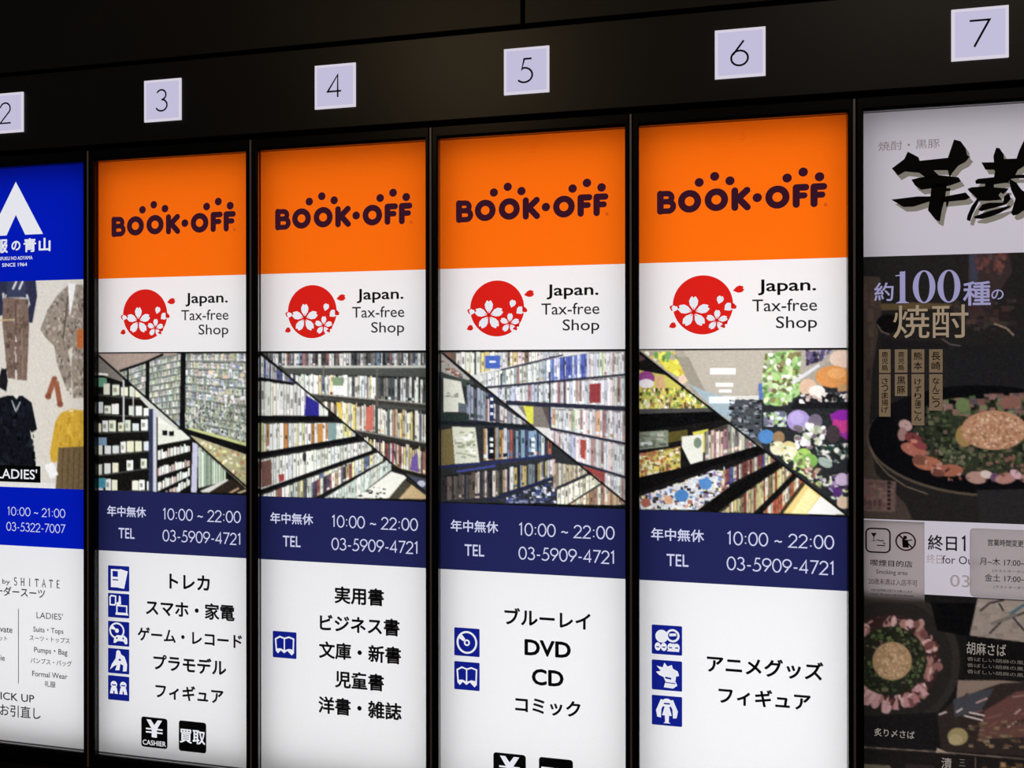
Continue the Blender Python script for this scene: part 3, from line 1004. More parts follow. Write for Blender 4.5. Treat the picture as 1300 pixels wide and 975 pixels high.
def picture_discs(gain):
    quad = [(45, 34), (1128, 30), (1130, 938), (45, 908)]
    p = Picture(250, 200, sheet_quad([(32, 21), (1134, 15), (1135, 960), (33, 920)]), (206, 206, 204), 5)
    up, lo = [(45, 25), (1200, 15), (1200, 960)], [(45, 25), (1200, 960), (1130, 980), (30, 920)]
    p.M = p.mask(up)
    C = [(226, 226, 230), (205, 208, 214), (236, 236, 236), (190, 196, 200), (226, 206, 206), (206, 216, 200), (160, 120, 120), (180, 190, 215)]
    p.books((60, 32), (460, 32), (760, 50), (250, 160), 22, C + WARM, .05, (90, 90, 90))
    p.books((280, 165), (760, 60), (760, 190), (330, 240), 26, C + [(170, 180, 150), (140, 160, 170)], .06, (110, 112, 110))
    p.books((690, 75), (910, 40), (910, 185), (690, 205), 14, [(80, 96, 190), (226, 228, 240), (120, 140, 205)], .05, (60, 70, 130))
    p.books((915, 36), (1140, 34), (1140, 165), (915, 185), 14, C + [(205, 215, 120)], .05, (120, 120, 120))
    p.books((380, 245), (690, 210), (690, 340), (450, 330), 14, C + [(120, 130, 130)], .1, (90, 90, 90))
    p.books((690, 210), (1140, 175), (1140, 362), (690, 342), 22, C, .08, (120, 110, 110))
    p.poly([(920, 222), (985, 215), (985, 330), (922, 332)], (150, 52, 56))
    p.rect(640, 335, 690, 470, (84, 74, 72))
    p.poly([(500, 350), (640, 350), (690, 480), (590, 470)], (120, 112, 106))
    p.poly([(530, 345), (590, 350), (592, 455), (560, 450)], (206, 206, 50))
    p.books((690, 365), (1140, 375), (1140, 560), (690, 480), 24, C + [(206, 150, 110), (150, 175, 130), (190, 196, 206)], .08, (120, 116, 116))
    p.books((690, 490), (1140, 575), (1140, 762), (850, 680), 22, C, .08, (140, 130, 130))
    p.poly([(865, 545), (900, 550), (895, 665), (870, 650)], (176, 66, 52))
    p.poly([(860, 690), (1020, 740), (1010, 830), (960, 790)], (150, 62, 58))
    p.books((1020, 745), (1140, 775), (1140, 930), (1010, 840), 8, C, .08, (120, 110, 110))
    for a, b, w in (((400, 138), (765, 50), 9), ((310, 242), (1140, 165), 12), ((430, 330), (1140, 366), 26), ((690, 482), (1140, 572), 14), ((840, 680), (1140, 770), 14), ((686, 150), (690, 480), 9), ((250, 34), (250, 165), 9), ((772, 60), (772, 350), 7), ((402, 160), (402, 255), 7)):
        p.line([a, b], w, (40, 42, 60))
    p.rect(308, 55, 396, 130, (62, 96, 196))
    p.rect(332, 84, 370, 96, (230, 235, 245))
    p.M = p.mask(lo)
    p.poly(lo, (44, 46, 50))
    p.poly([(50, 40), (220, 190), (205, 205), (50, 150)], (170, 168, 160))
    p.specks([(50, 70), (180, 170), (180, 190), (50, 140)], [(90, 90, 90), (200, 196, 186), (150, 90, 70)], 60, 16, 12)
    p.poly([(50, 155), (240, 205), (240, 250), (50, 190)], (60, 72, 66))
    p.poly([(62, 185), (165, 205), (200, 385), (62, 385)], (214, 216, 200))
    p.specks([(70, 270), (150, 275), (150, 300), (70, 295)], [(140, 145, 130)], 14, 22, 7)
    p.poly([(150, 330), (205, 340), (205, 390), (150, 385)], (90, 100, 110))
    p.books((200, 210), (330, 270), (330, 440), (215, 430), 6, [(110, 112, 120), (140, 150, 170), (80, 84, 92)], .1)
    p.poly([(50, 385), (215, 400), (215, 440), (50, 440)], (40, 54, 50))
    p.books((310, 290), (590, 470), (590, 475), (310, 440), 10, [(206, 200, 200), (150, 156, 170), (120, 90, 90), (60, 60, 70)], .1)
    p.line([(45, 448), (360, 455), (690, 480)], 20, (26, 32, 40))
    p.poly([(50, 490), (110, 480), (130, 690), (50, 700)], (120, 104, 60))
    p.poly([(112, 470), (250, 475), (275, 680), (130, 690)], (206, 208, 186))
    p.specks([(125, 500), (245, 500), (255, 660), (135, 660)], [(150, 160, 130), (230, 230, 220)], 50, 30, 14)
    p.books((300, 470), (690, 485), (700, 640), (300, 670), 16, [(70, 80, 110), (200, 206, 210), (190, 140, 80), (50, 56, 70), (120, 150, 180), (170, 90, 70)], .1, (30, 34, 44))
    p.line([(45, 708), (370, 680), (700, 640)], 16, (38, 44, 92))
    p.line([(140, 735), (370, 700)], 12, (60, 70, 160))
    p.books((50, 760), (380, 720), (390, 880), (50, 905), 16, [(96, 84, 78), (70, 66, 66), (120, 106, 92), (56, 54, 60), (190, 180, 170)], .1, (34, 32, 34))
    p.books((390, 715), (720, 660), (715, 765), (390, 865), 15, [(200, 196, 200), (90, 96, 110), (180, 160, 90), (120, 130, 140), (50, 54, 60), (206, 170, 180)], .1, (36, 38, 44))
    p.line([(330, 905), (720, 765)], 16, (32, 38, 70))
    p.specks([(400, 900), (720, 780), (730, 920), (400, 920)], [(60, 70, 130), (206, 210, 220), (40, 44, 56), (120, 130, 160)], 180, 22, 18)
    p.books((710, 680), (860, 700), (905, 745), (725, 825), 10, [(170, 150, 120), (140, 128, 110), (196, 190, 170)], .05, (80, 74, 66))
    p.books((730, 840), (920, 755), (990, 800), (800, 920), 10, [(216, 212, 190), (190, 186, 160), (230, 228, 214)], .05, (80, 74, 66))
    p.books((800, 930), (990, 810), (1130, 925), (1000, 940), 12, [(200, 170, 130), (226, 220, 200), (150, 110, 90)], .05, (80, 70, 60))
    for y in (300, 345, 395):
        p.rect(334, y, 356, y + 20, (220, 224, 230))
    p.line([(345, 270), (345, 440)], 26, (36, 48, 96))
    p.line([(340, 480), (345, 660)], 40, (22, 26, 34))
    for x in (345, 590):
        for y in (545, 580, 615) if x == 345 else (545, 580, 610):
            p.rect(x - 10, y - 10, x + 10, y + 10, (222, 226, 226))
    for y in (310, 350, 395):
        p.rect(338, y - 9, 356, y + 9, (216, 222, 236))
    frame_black(p, quad, [(58, 40), (1140, 922)])
    return p


def picture_toys(gain):
    quad = [(42, 22), (1226, 18), (1222, 950), (42, 912)]
    p = Picture(268, 214, sheet_quad([(41, 14), (1216, 7), (1217, 961), (42, 918)]), (160, 152, 138), 6)
    up, lo = [(42, 15), (1300, 0), (1300, 1010)], [(42, 15), (1300, 1010), (1220, 1000), (30, 930)]
    r = p.rng
    p.M = p.mask(up)
    p.poly([(42, 20), (1230, 15), (760, 300), (420, 300)], (168, 158, 144))
    p.poly([(300, 20), (800, 20), (700, 270), (440, 270)], (178, 170, 156))
    p.poly([(250, 60), (330, 60), (430, 270), (360, 260)], (150, 142, 128))
    p.rect(450, 122, 592, 156, (250, 252, 252))
    p.rect(482, 204, 580, 226, (242, 246, 246))
    p.rect(500, 240, 570, 258, (228, 234, 236))
    p.rect(430, 275, 730, 300, (206, 206, 198))
    p.poly([(330, 210), (420, 250), (600, 300), (600, 430), (500, 380)], (150, 172, 184))
    p.rect(445, 282, 590, 318, (226, 240, 246))
    p.poly([(590, 300), (740, 300), (740, 560), (560, 440)], (70, 74, 80))
    p.specks([(560, 300), (740, 290), (740, 560), (540, 430)], [(50, 54, 60), (150, 156, 164), (96, 104, 112), (36, 38, 42)], 150, 22, 12)
    p.poly([(150, 60), (260, 80), (330, 200), (200, 130)], (214, 204, 50))
    p.specks([(60, 20), (250, 30), (330, 210), (180, 110)], [(226, 214, 60), (90, 150, 70), (236, 230, 190), (210, 170, 40)], 60, 40, 30, 18, True)
    p.ell(295, 185, 22, 26, (226, 190, 170))
    p.poly([(720, 210), (760, 200), (750, 290), (725, 300)], (80, 110, 190))
    p.poly([(740, 300), (1230, 190), (1230, 1000), (900, 760), (740, 560)], (40, 42, 46))
    G = [(150, 196, 96), (196, 220, 160), (120, 170, 90), (226, 232, 214), (96, 140, 80)]
    for cx, cy, rx, ry in ((860, 100, 80, 75), (800, 190, 45, 45), (910, 60, 50, 40), (830, 290, 70, 45), (910, 240, 50, 50)):
        p.ell(cx, cy, rx, ry, p.jit((150, 190, 104), 16))
    p.specks([(760, 40), (960, 30), (960, 190), (900, 330), (750, 330), (740, 180)], G + [(120, 110, 70)], 190, 34, 26, 18, True)
    p.specks([(985, 18), (1140, 18), (1080, 80), (990, 110)], [(72, 60, 100), (96, 86, 120), (50, 46, 70), (150, 140, 170)], 70, 34, 28, 18, True)
    p.ell(1190, 70, 70, 50, (222, 190, 170))
    p.poly([(900, 200), (1060, 96), (1070, 110), (915, 215)], (206, 210, 216))
    p.ell(1140, 170, 100, 62, (220, 138, 66))
    p.ell(1160, 150, 50, 30, (234, 160, 88))
    p.ell(1000, 230, 50, 50, (214, 176, 146))
    p.ell(1050, 250, 46, 32, (232, 220, 214))
    p.ell(1200, 240, 36, 30, (190, 140, 90))
    p.poly([(930, 300), (1230, 255), (1230, 345), (900, 350)], (26, 26, 30))
    p.specks([(950, 270), (1220, 250), (1220, 310), (950, 320)], [(190, 170, 160), (40, 40, 44), (60, 58, 64), (226, 220, 220)], 46, 34, 24, 18, True)
    p.specks([(750, 370), (880, 360), (880, 450), (750, 450)], [(200, 210, 200), (150, 186, 110), (170, 170, 200), (90, 96, 120)], 60, 30, 24, 18, True)
    p.ell(945, 415, 66, 60, (160, 140, 206))
    p.ell(935, 400, 40, 36, (178, 158, 222))
    p.ell(1040, 420, 40, 42, (110, 100, 120))
    for _ in range(44):
        p.ell(r.uniform(925, 1095), r.uniform(440, 570), r.uniform(10, 24), r.uniform(10, 20), p.jit(r.choice([(222, 216, 222), (170, 176, 150), (120, 100, 110), (196, 206, 170), (236, 232, 236)]), 16))
    p.poly([(1120, 380), (1230, 350), (1230, 540), (1150, 470)], (150, 40, 160))
    p.ell(1195, 440, 60, 46, (206, 50, 140))
    p.ell(1190, 385, 50, 30, (150, 30, 180))
    p.ell(1140, 490, 40, 50, (66, 54, 60))
    p.ell(765, 505, 46, 40, (70, 130, 200))
    p.ell(835, 510, 34, 36, (150, 116, 76))
    for cx, cy, c in ((830, 570, (214, 210, 170)), (890, 570, (206, 186, 120)), (900, 600, (226, 220, 180)), (975, 610, (156, 200, 80)), (960, 640, (140, 190, 90)), (1010, 640, (120, 170, 70))):
        p.ell(cx, cy, 44, 40, p.jit(c, 8))
    p.specks([(780, 540), (900, 560), (1030, 640), (1010, 740), (900, 680)], [(214, 216, 170), (160, 196, 90), (110, 120, 70), (236, 232, 200)], 90, 30, 24, 18, True)
    p.specks([(1040, 560), (1230, 540), (1230, 660), (1060, 640)], [(44, 60, 56), (90, 110, 106), (206, 206, 200), (30, 36, 38)], 60, 36, 26, 18, True)
    p.ell(1095, 650, 44, 26, (150, 170, 160), .5)
    p.specks([(960, 680), (1080, 680), (1080, 800), (1010, 760)], [(190, 150, 130), (120, 70, 60), (160, 180, 110), (210, 206, 196)], 60, 28, 22, 18, True)
    p.specks([(1060, 740), (1230, 700), (1230, 900), (1130, 850)], [(206, 206, 196), (150, 120, 170), (80, 50, 100), (190, 200, 150), (90, 80, 90)], 90, 34, 26, 18, True)
    p.ell(1190, 745, 40, 36, (196, 170, 206))
    p.ell(1165, 815, 26, 30, (86, 46, 120))
    p.ell(1200, 875, 40, 34, (210, 180, 150))
    p.M = p.mask(lo)
    p.poly(lo, (24, 22, 22))
    p.poly([(42, 30), (90, 70), (42, 90)], (90, 60, 66))
    p.poly([(42, 130), (200, 160), (450, 345), (42, 352)], (196, 190, 70))
    p.ell(92, 178, 48, 40, (150, 60, 140))
    p.ell(92, 208, 44, 26, (226, 220, 226))
    p.poly([(145, 165), (190, 160), (215, 345), (150, 345)], (206, 160, 110))
    p.specks([(42, 235), (350, 230), (450, 345), (42, 350)], [(214, 206, 70), (190, 186, 80), (226, 226, 190), (150, 110, 60), (120, 150, 60), (80, 70, 40)], 240, 16, 26)
    p.poly([(42, 350), (460, 345), (480, 365), (42, 378)], (70, 70, 70))
    p.poly([(42, 378), (480, 365), (530, 410), (42, 480)], (12, 12, 13))
    p.poly([(50, 480), (215, 468), (215, 560), (50, 580)], (120, 130, 110))
    p.specks([(50, 485), (210, 475), (210, 555), (50, 570)], [(150, 160, 140), (90, 96, 80), (196, 200, 190)], 30, 34, 22)
    p.poly([(215, 480), (325, 465), (325, 520), (215, 540)], (84, 76, 30))
    p.poly([(350, 480), (440, 462), (450, 580), (400, 600)], (206, 196, 60))
    p.poly([(290, 505), (410, 490), (410, 640), (340, 660), (290, 560)], (216, 216, 204))
    p.ell(380, 540, 22, 30, (110, 130, 110))
    p.books((445, 470), (560, 430), (720, 560), (420, 640), 14, [(200, 170, 150), (160, 110, 120), (190, 190, 170), (120, 110, 110), (206, 200, 190)], .2, (60, 52, 50))
    p.poly([(42, 605), (285, 560), (285, 690), (42, 735)], (190, 176, 76))
    p.specks([(42, 600), (285, 560), (285, 690), (42, 735)], [(214, 196, 80), (196, 110, 60), (226, 216, 170), (150, 140, 60), (170, 90, 70), (230, 220, 190), (110, 90, 50)], 150, 22, 18)
    p.poly([(42, 735), (330, 670), (720, 555), (790, 590), (500, 660), (42, 820)], (14, 13, 14))
    p.poly([(50, 845), (530, 680), (560, 790), (380, 915), (60, 912)], (196, 200, 206))
    p.specks([(55, 840), (530, 670), (560, 790), (380, 912), (60, 910)], MULTI, 420, 22, 18)
    p.ell(290, 835, 40, 34, (60, 120, 190))
    p.ell(425, 770, 36, 32, (70, 130, 200))
    p.ell(90, 875, 26, 26, (170, 90, 70))
    p.ell(215, 860, 24, 24, (206, 150, 110))
    p.books((530, 690), (760, 595), (820, 640), (560, 770), 12, [(206, 196, 130), (70, 70, 130), (150, 110, 90), (190, 186, 170), (120, 60, 60)], .1, (40, 36, 36))
    p.poly([(380, 915), (560, 785), (820, 645), (840, 670), (560, 880), (500, 930)], (14, 13, 13))
    p.books((500, 920), (830, 690), (910, 720), (690, 935), 20, [(196, 180, 110), (170, 160, 120), (214, 206, 180), (120, 100, 70), (150, 70, 50)], .1, (50, 44, 36))
    p.poly([(690, 940), (910, 715), (935, 735), (740, 940)], (18, 17, 16))
    p.books((740, 935), (930, 735), (985, 765), (830, 945), 12, [(206, 190, 150), (190, 90, 60), (150, 140, 120), (226, 220, 200)], .1, (50, 44, 40))
    p.poly([(835, 945), (975, 760), (1230, 960), (1220, 965)], (226, 196, 110))
    p.poly([(900, 945), (1000, 790), (1060, 840), (980, 948)], (238, 222, 150))
    p.poly([(985, 948), (1070, 840), (1230, 960)], (238, 234, 226))
    p.poly([(830, 945), (965, 760), (985, 770), (850, 948)], (60, 46, 30))
    frame_black(p, quad, [(45, 30), (1260, 978)])
    return p


ORANGE = {
    3: dict(pic=picture_cards, label='orange-topped lightbox sign with a column of five blue icons, below plate 3',
            lines=[('トレカ', .1955, .2923, 1.0341), ('スマホ・家電', .1368, .3521, .9734), ('ゲーム・レコード', .1157, .3697, .9133), ('プラモデル', .1555, .3320, .8538), ('フィギュア', .1604, .3253, .7909)],
            icons=[('cards', .0395, .0939, 1.0326, .0561), ('devices', .0395, .0938, .9719, .0540), ('disc_and_pad', .0395, .0938, .9093, .0545), ('model_kit', .0394, .0937, .8481, .0555), ('figures', .0394, .0937, .7878, .0544)],
            till=(.1240, .1893, .2175, .2845, .6972, .0665)),
    4: dict(pic=picture_books, label='orange-topped lightbox sign with a bookshelf photo and a single blue book icon, below plate 4',
            lines=[('実用書', .1855, .2930, 1.0272), ('ビジネス書', .1520, .3271, .9671), ('文庫・新書', .1501, .3301, .9100), ('児童書', .1862, .2928, .8512), ('洋書・雑誌', .1488, .3312, .7943)],
            icons=[('book', .0429, .0978, .9138, .0562)], till=None),
    5: dict(pic=picture_discs, label='orange-topped lightbox sign listing DVD and CD beside blue disc and book icons, below plate 5',
            lines=[('ブルーレイ', .1497, .3201, 1.0068), ('DVD', .1909, .2810, .9483), ('CD', .2055, .2666, .8908), ('コミック', .1715, .3003, .8323)],
            icons=[('disc', .0447, .0977, .9484, .0567), ('book', .0446, .0976, .8801, .0567)],
            till=(.1259, .1921, .2185, .2861, .6975, .0700)),
    6: dict(pic=picture_toys, label='orange-topped lightbox sign with a plush toy photo and three blue icons, below plate 6',
            lines=[('アニメグッズ', .1421, .3482, .9425), ('フィギュア', .1632, .3260, .8845)],
            icons=[('toys', .0385, .0955, .9809, .0560), ('tufted_bust', .0385, .0954, .9132, .0574), ('doll', .0385, .0954, .8457, .0569)], till=None),
}
for k, d in ORANGE.items():
    r, X = lightbox(k, d['label'], 'sign', 'orange-topped lightbox signs')
    band = film('header_band', X, Z_TOP, Z_A, M_ORANGE, r, 'orange band at the top of the sign')
    logo(X, band)
    i = Ink(OY)
    for j in range(3):
        i.rect(X + .2045, X + .2115, 1.9405 - j * .0055, 1.9413 - j * .0055)
    i.done('tab_mark', sheet_mat('pale_orange_film', (1.0, .36, .10, 1)), band)
    band = film('tax_free_band', X, Z_A, Z_B, M_WHITE, r, 'white band with a red emblem')
    emblem(X, band)
    i = Ink(OY)
    text(i, 'Japan.', X + .2352, X + .3364, 1.6552, .0228, .016, 0, cap=True)
    text(i, 'Tax-free', X + .2244, X + .3386, 1.6180, .0235, 0.004, 1, cap=True)
    text(i, 'Shop', X + .2667, X + .3386, 1.5861, .0227, 0.004, 1, cap=True)
    i.done('lettering', [M_TEXT, M_THIN], band)
    p = d['pic'](.86)
    link('photograph', p.mesh(X + SH_L, X + SH_R, Z_B, Z_C, SHEET_Y, .97, 1, .80, 6, 1.10), M_PRINT, r, 'printed shelf photo split by a black diagonal')
    band = film('hours_band', X, Z_C, Z_D, M_NAVY, r, 'navy band with white hours and phone number')
    i = Ink(OY)
    text(i, '年中無休', X + .0378, X + .1358, 1.1825, offset=.016)
    text(i, 'TEL', X + .0668, X + .1072, 1.1349, .0240, .008, cap=True)
    numerals(i, '10:00 ~ 22:00', X + .1783, X + .3671, 1.1808, .0235, .0026)
    numerals(i, '03-5909-4721', X + .1783, X + .3694, 1.1334, .0235, .0026)
    i.done('lettering', M_CLEARB, band)
    band = film('listing_band', X, Z_D, Z_BOT, M_WHITE, r, 'white band listing the goods sold')
    i = Ink(OY)
    for body, a, b, z in d['lines']:
        if body in ('DVD', 'CD'):
            text(i, body, X + a, X + b, z, .0312, .030, cap=True)
        else:
            text(i, body, X + a, X + b, z, offset=.028)
    i.done('lettering', M_TEXT, band)
    for kind, a, b, z, h in d['icons']:
        icon(kind, X, a, b, z, h, band)
    if d['till']:
        cashier_icons(X, *d['till'], band)

# ------------------------------------------------------------------ blue and white clothing sign (2)
r, X = lightbox(2, 'blue and white clothing shop lightbox sign with a large white letter A, below plate 2', 'sign')
band = film('header_band', X, Z_TOP, Z_A, M_BLUE, r, 'royal blue band at the top')
i = Ink(OY)
i.poly([(X + a, b) for a, b in ((.1963, 1.9312), (.2696, 1.8085), (.2216, 1.8085), (.1963, 1.8550), (.1708, 1.8085), (.1230, 1.8085))])
i.done('logo', M_CLEAR, band, 'large white letter A without a crossbar')
i = Ink(OY)
for ch, a, b, h in (('洋', .1030, .1350, .030), ('服', .1413, .1733, .030), ('の', .1850, .2080, .021), ('青', .2182, .2502, .030), ('山', .2590, .2885, .029)):
    text(i, ch, X + a, X + b, 1.7840, h, .030, fit=True)
text(i, 'YOFUKU NO AOYAMA', X + .1420, X + .2412, 1.7557, .0085, .012, cap=True)
text(i, 'SINCE 1964', X + .1586, X + .2263, 1.7406, .0085, .012, cap=True)
i.done('lettering', M_CLEAR, band)

CL = Picture(200, 216, [(-67.2, 359.2), (115.7, 354.0), (116.0, 622.1), (-66.9, 615.5)], (216, 210, 199), 9)
c = CL
c.poly([(-70, 612), (120, 613), (120, 630), (-70, 625)], (226, 224, 218))
c.poly([(-4, 355), (45, 355), (47, 376), (41, 410), (33, 409), (37, 386), (31, 374), (7, 374), (3, 400), (-6, 404)], (44, 48, 74))
c.poly([(10, 355), (32, 355), (33, 378), (8, 378)], (58, 62, 92))
for xx in (16, 24):
    c.line([(xx, 368), (xx + 5, 357)], 2.5, (222, 222, 226))
c.line([(4, 372), (6, 390)], 3, (200, 200, 205))
c.line([(34, 374), (37, 388)], 3, (200, 200, 205))
c.poly([(4, 378), (35, 380), (37, 412), (34, 483), (22, 482), (20, 432), (19, 481), (10, 480), (3, 410)], (124, 100, 88))
c.line([(20, 382), (20, 432)], 1.6, (92, 72, 64))
c.line([(27, 400), (29, 480)], 1.4, (150, 124, 108))
c.poly([(20, 424), (22, 438), (18, 452)], (226, 220, 210))
c.specks([(4, 380), (36, 380), (34, 482), (8, 480)], [(110, 88, 76), (140, 116, 102), (96, 78, 68)], 90, 3, 6, 8)
c.line([(-10, 407), (19, 406)], 2.2, (206, 176, 130))
c.poly([(72, 376), (86, 362), (104, 362), (112, 362), (112, 505), (92, 505), (91, 470), (90, 492), (84, 494), (72, 462), (69, 440), (57, 428), (51, 418), (60, 394)], (150, 136, 122))
c.specks([(72, 376), (86, 362), (112, 362), (112, 505), (92, 505), (84, 494), (72, 462), (69, 440), (51, 418), (60, 394)], [(120, 106, 94), (176, 162, 148), (100, 88, 78), (190, 178, 164)], 420, 2.6, 4, 8)
c.poly([(86, 360), (96, 360), (92, 385), (88, 404)], (238, 237, 234))
c.line([(86, 376), (80, 430)], 1.5, (84, 72, 64))
c.poly([(86, 445), (92, 440), (90, 466)], (214, 208, 198))
c.rect(97, 418, 112, 442, (196, 106, 50))
for a, b in (((69, 480), (61, 503)), ((71, 484), (76, 513))):
    c.line([a, b], 6.5, (160, 90, 62))
    c.ell(b[0], b[1], 4, 4, (140, 76, 52))
c.ell(69, 481, 3.5, 3.5, (150, 84, 60))
c.poly([(2, 468), (8, 468), (10, 484), (8, 497), (-4, 490)], (26, 26, 30))
c.poly([(-4, 506), (10, 502), (28, 502), (40, 511), (47, 545), (40, 549), (38, 545), (46, 600), (-12, 600)], (17, 19, 28))
c.specks([(0, 510), (40, 512), (46, 598), (0, 598)], [(26, 30, 42), (12, 13, 20)], 60, 5, 8, 5)
c.poly([(16, 501), (25, 501), (21, 507)], (226, 222, 216))
c.line([(15, 508), (20, 522), (26, 510)], 1.4, (200, 206, 214))
c.poly([(63, 575), (70, 535), (77, 524), (90, 519), (112, 522), (112, 572), (75, 568), (72, 586), (65, 588)], (212, 164, 40))
c.specks([(68, 540), (90, 522), (112, 525), (112, 570), (76, 566)], [(226, 180, 56), (196, 146, 30), (205, 156, 40)], 60, 3, 8, 6)
c.line([(87, 522), (93, 521)], 2, (240, 226, 190))
c.poly([(74, 568), (112, 566), (112, 626), (70, 626)], (112, 90, 58))
for xx in (80, 87, 94, 101):
    c.line([(xx, 568), (xx - 2, 626)], 1.6, (92, 72, 46))
c.poly([(56, 590), (67, 586), (74, 602), (64, 608)], (240, 240, 240))
c.poly([(-66, 372), (-40, 362), (-18, 366), (-10, 470), (-30, 474), (-38, 400), (-50, 474), (-66, 470)], (96, 104, 124))
c.poly([(-64, 500), (-30, 500), (-24, 560), (-62, 562)], (206, 196, 186))
c.poly([(-62, 562), (-24, 560), (-20, 606), (-66, 606)], (84, 74, 70))
ph = link('photograph', c.mesh(X + SH_L, X + SH_R, Z_A, Z_C, SHEET_Y, .93, 1, .85, 6), M_PRINT, r, 'printed photo of laid-out clothes on a pale ground')
i = Ink(OY)
i.rect(X + .1452, X + .2624, 1.2398, 1.2778, 0, 0)
text(i, "LADIES'", X + .1440, X + .2530, 1.2588, .0225, .012, 1, 1, cap=True)
i.done('caption', [M_BLACK, M_CLEAR], ph, 'black caption box with white lettering')
band = film('hours_band', X, Z_C, Z_D, M_BLUE, r, 'royal blue band with white hours and phone number')
i = Ink(OY)
numerals(i, '10:00 ~ 21:00', X + .1726, X + .3277, 1.1721, .0185, .0020)
numerals(i, '03-5322-7007', X + .1702, X + .3277, 1.1369, .0185, .0020)
i.done('lettering', M_CLEARB, band)
band = film('listing_band', X, Z_D, Z_BOT, M_WHITE, r, 'white band with small grey lettering')
i = Ink(OY)
SER = {'S': [arc(.28, .76, .20, .24, 30, 270, 10) + arc(.28, .26, .24, .26, 90, -150, 10)], 'H': [[(.06, 0), (.06, 1)], [(.54, 0), (.54, 1)], [(.06, .5), (.54, .5)]],
       'I': [[(.3, 0), (.3, 1)]], 'T': [[(.3, 0), (.3, 1)], [(.02, .97), (.58, .97)], [(.03, .97), (.03, .8)], [(.57, .97), (.57, .8)]],
       'A': [[(.02, 0), (.3, 1), (.58, 0)], [(.13, .36), (.47, .36)]], 'E': [[(.1, 0), (.1, 1)], [(.1, .97), (.54, .97)], [(.1, .5), (.44, .5)], [(.1, .03), (.56, .03)]]}
u = .1903
for ch in 'SHITATE':
    wd = .0191
    for st in SER[ch]:
        i.stroke([(X + u + a * .0150, 1.0022 + b * .0172) for a, b in st], .0022, 0)
        for e in (st[0], st[-1]):
            if ch in 'HIAT' and e[1] in (0, 1):
                i.stroke([(X + u + (e[0] - .13) * .0150, 1.0022 + e[1] * .0172), (X + u + (e[0] + .13) * .0150, 1.0022 + e[1] * .0172)], .0008, 0)
    u += wd
text(i, 'Made by', X + .1000, X + .1796, 1.0095, .0110, .006, 0, cap=True)
text(i, 'オーダースーツ', X + .1166, X + .2739, .9869, offset=.016)
dv = Ink(OY)
dv.rect(X + .2016, X + .2034, .7764, .9487)
dv.done('divider', solid_mat('pale_grey_ink', (150, 150, 156), .6, spec=.2), band)
text(i, "LADIES'", X + .2515, X + .3215, .9374, .0144, -.004, 0, cap=True)
for body, a, b, z, cp in (('Suits・Tops', .2430, .3229, .9026, 0), ('スーツ・トップス', .2330, .3395, .8840, 0), ('Pumps・Bag', .2451, .3337, .8555, 0), ('パンプス・バッグ', .2351, .3451, .8322, 0),
                          ('Formal Wear', .2399, .3336, .8027, 0), ('礼服', .2731, .3019, .7817, 0), ('PICK UP', .1382, .2450, .7443, 0), ('裾お引直し', .1208, .2620, .7119, 0),
                          ('Suits・Private', .0700, .1859, .8987, 0), ('スーツ・ジャケット', .0600, .1715, .8772, 0), ('Shirts・Tie', .0800, .1650, .8322, 0)):
    text(i, body, X + a, X + b, z, .0172 if body[:4] == 'PICK' else None, .010, 0, fit=body[:4] == 'PICK')
i.done('lettering', [M_THIN, solid_mat('pale_grey_ink', (150, 150, 156), .6, spec=.2)], band)

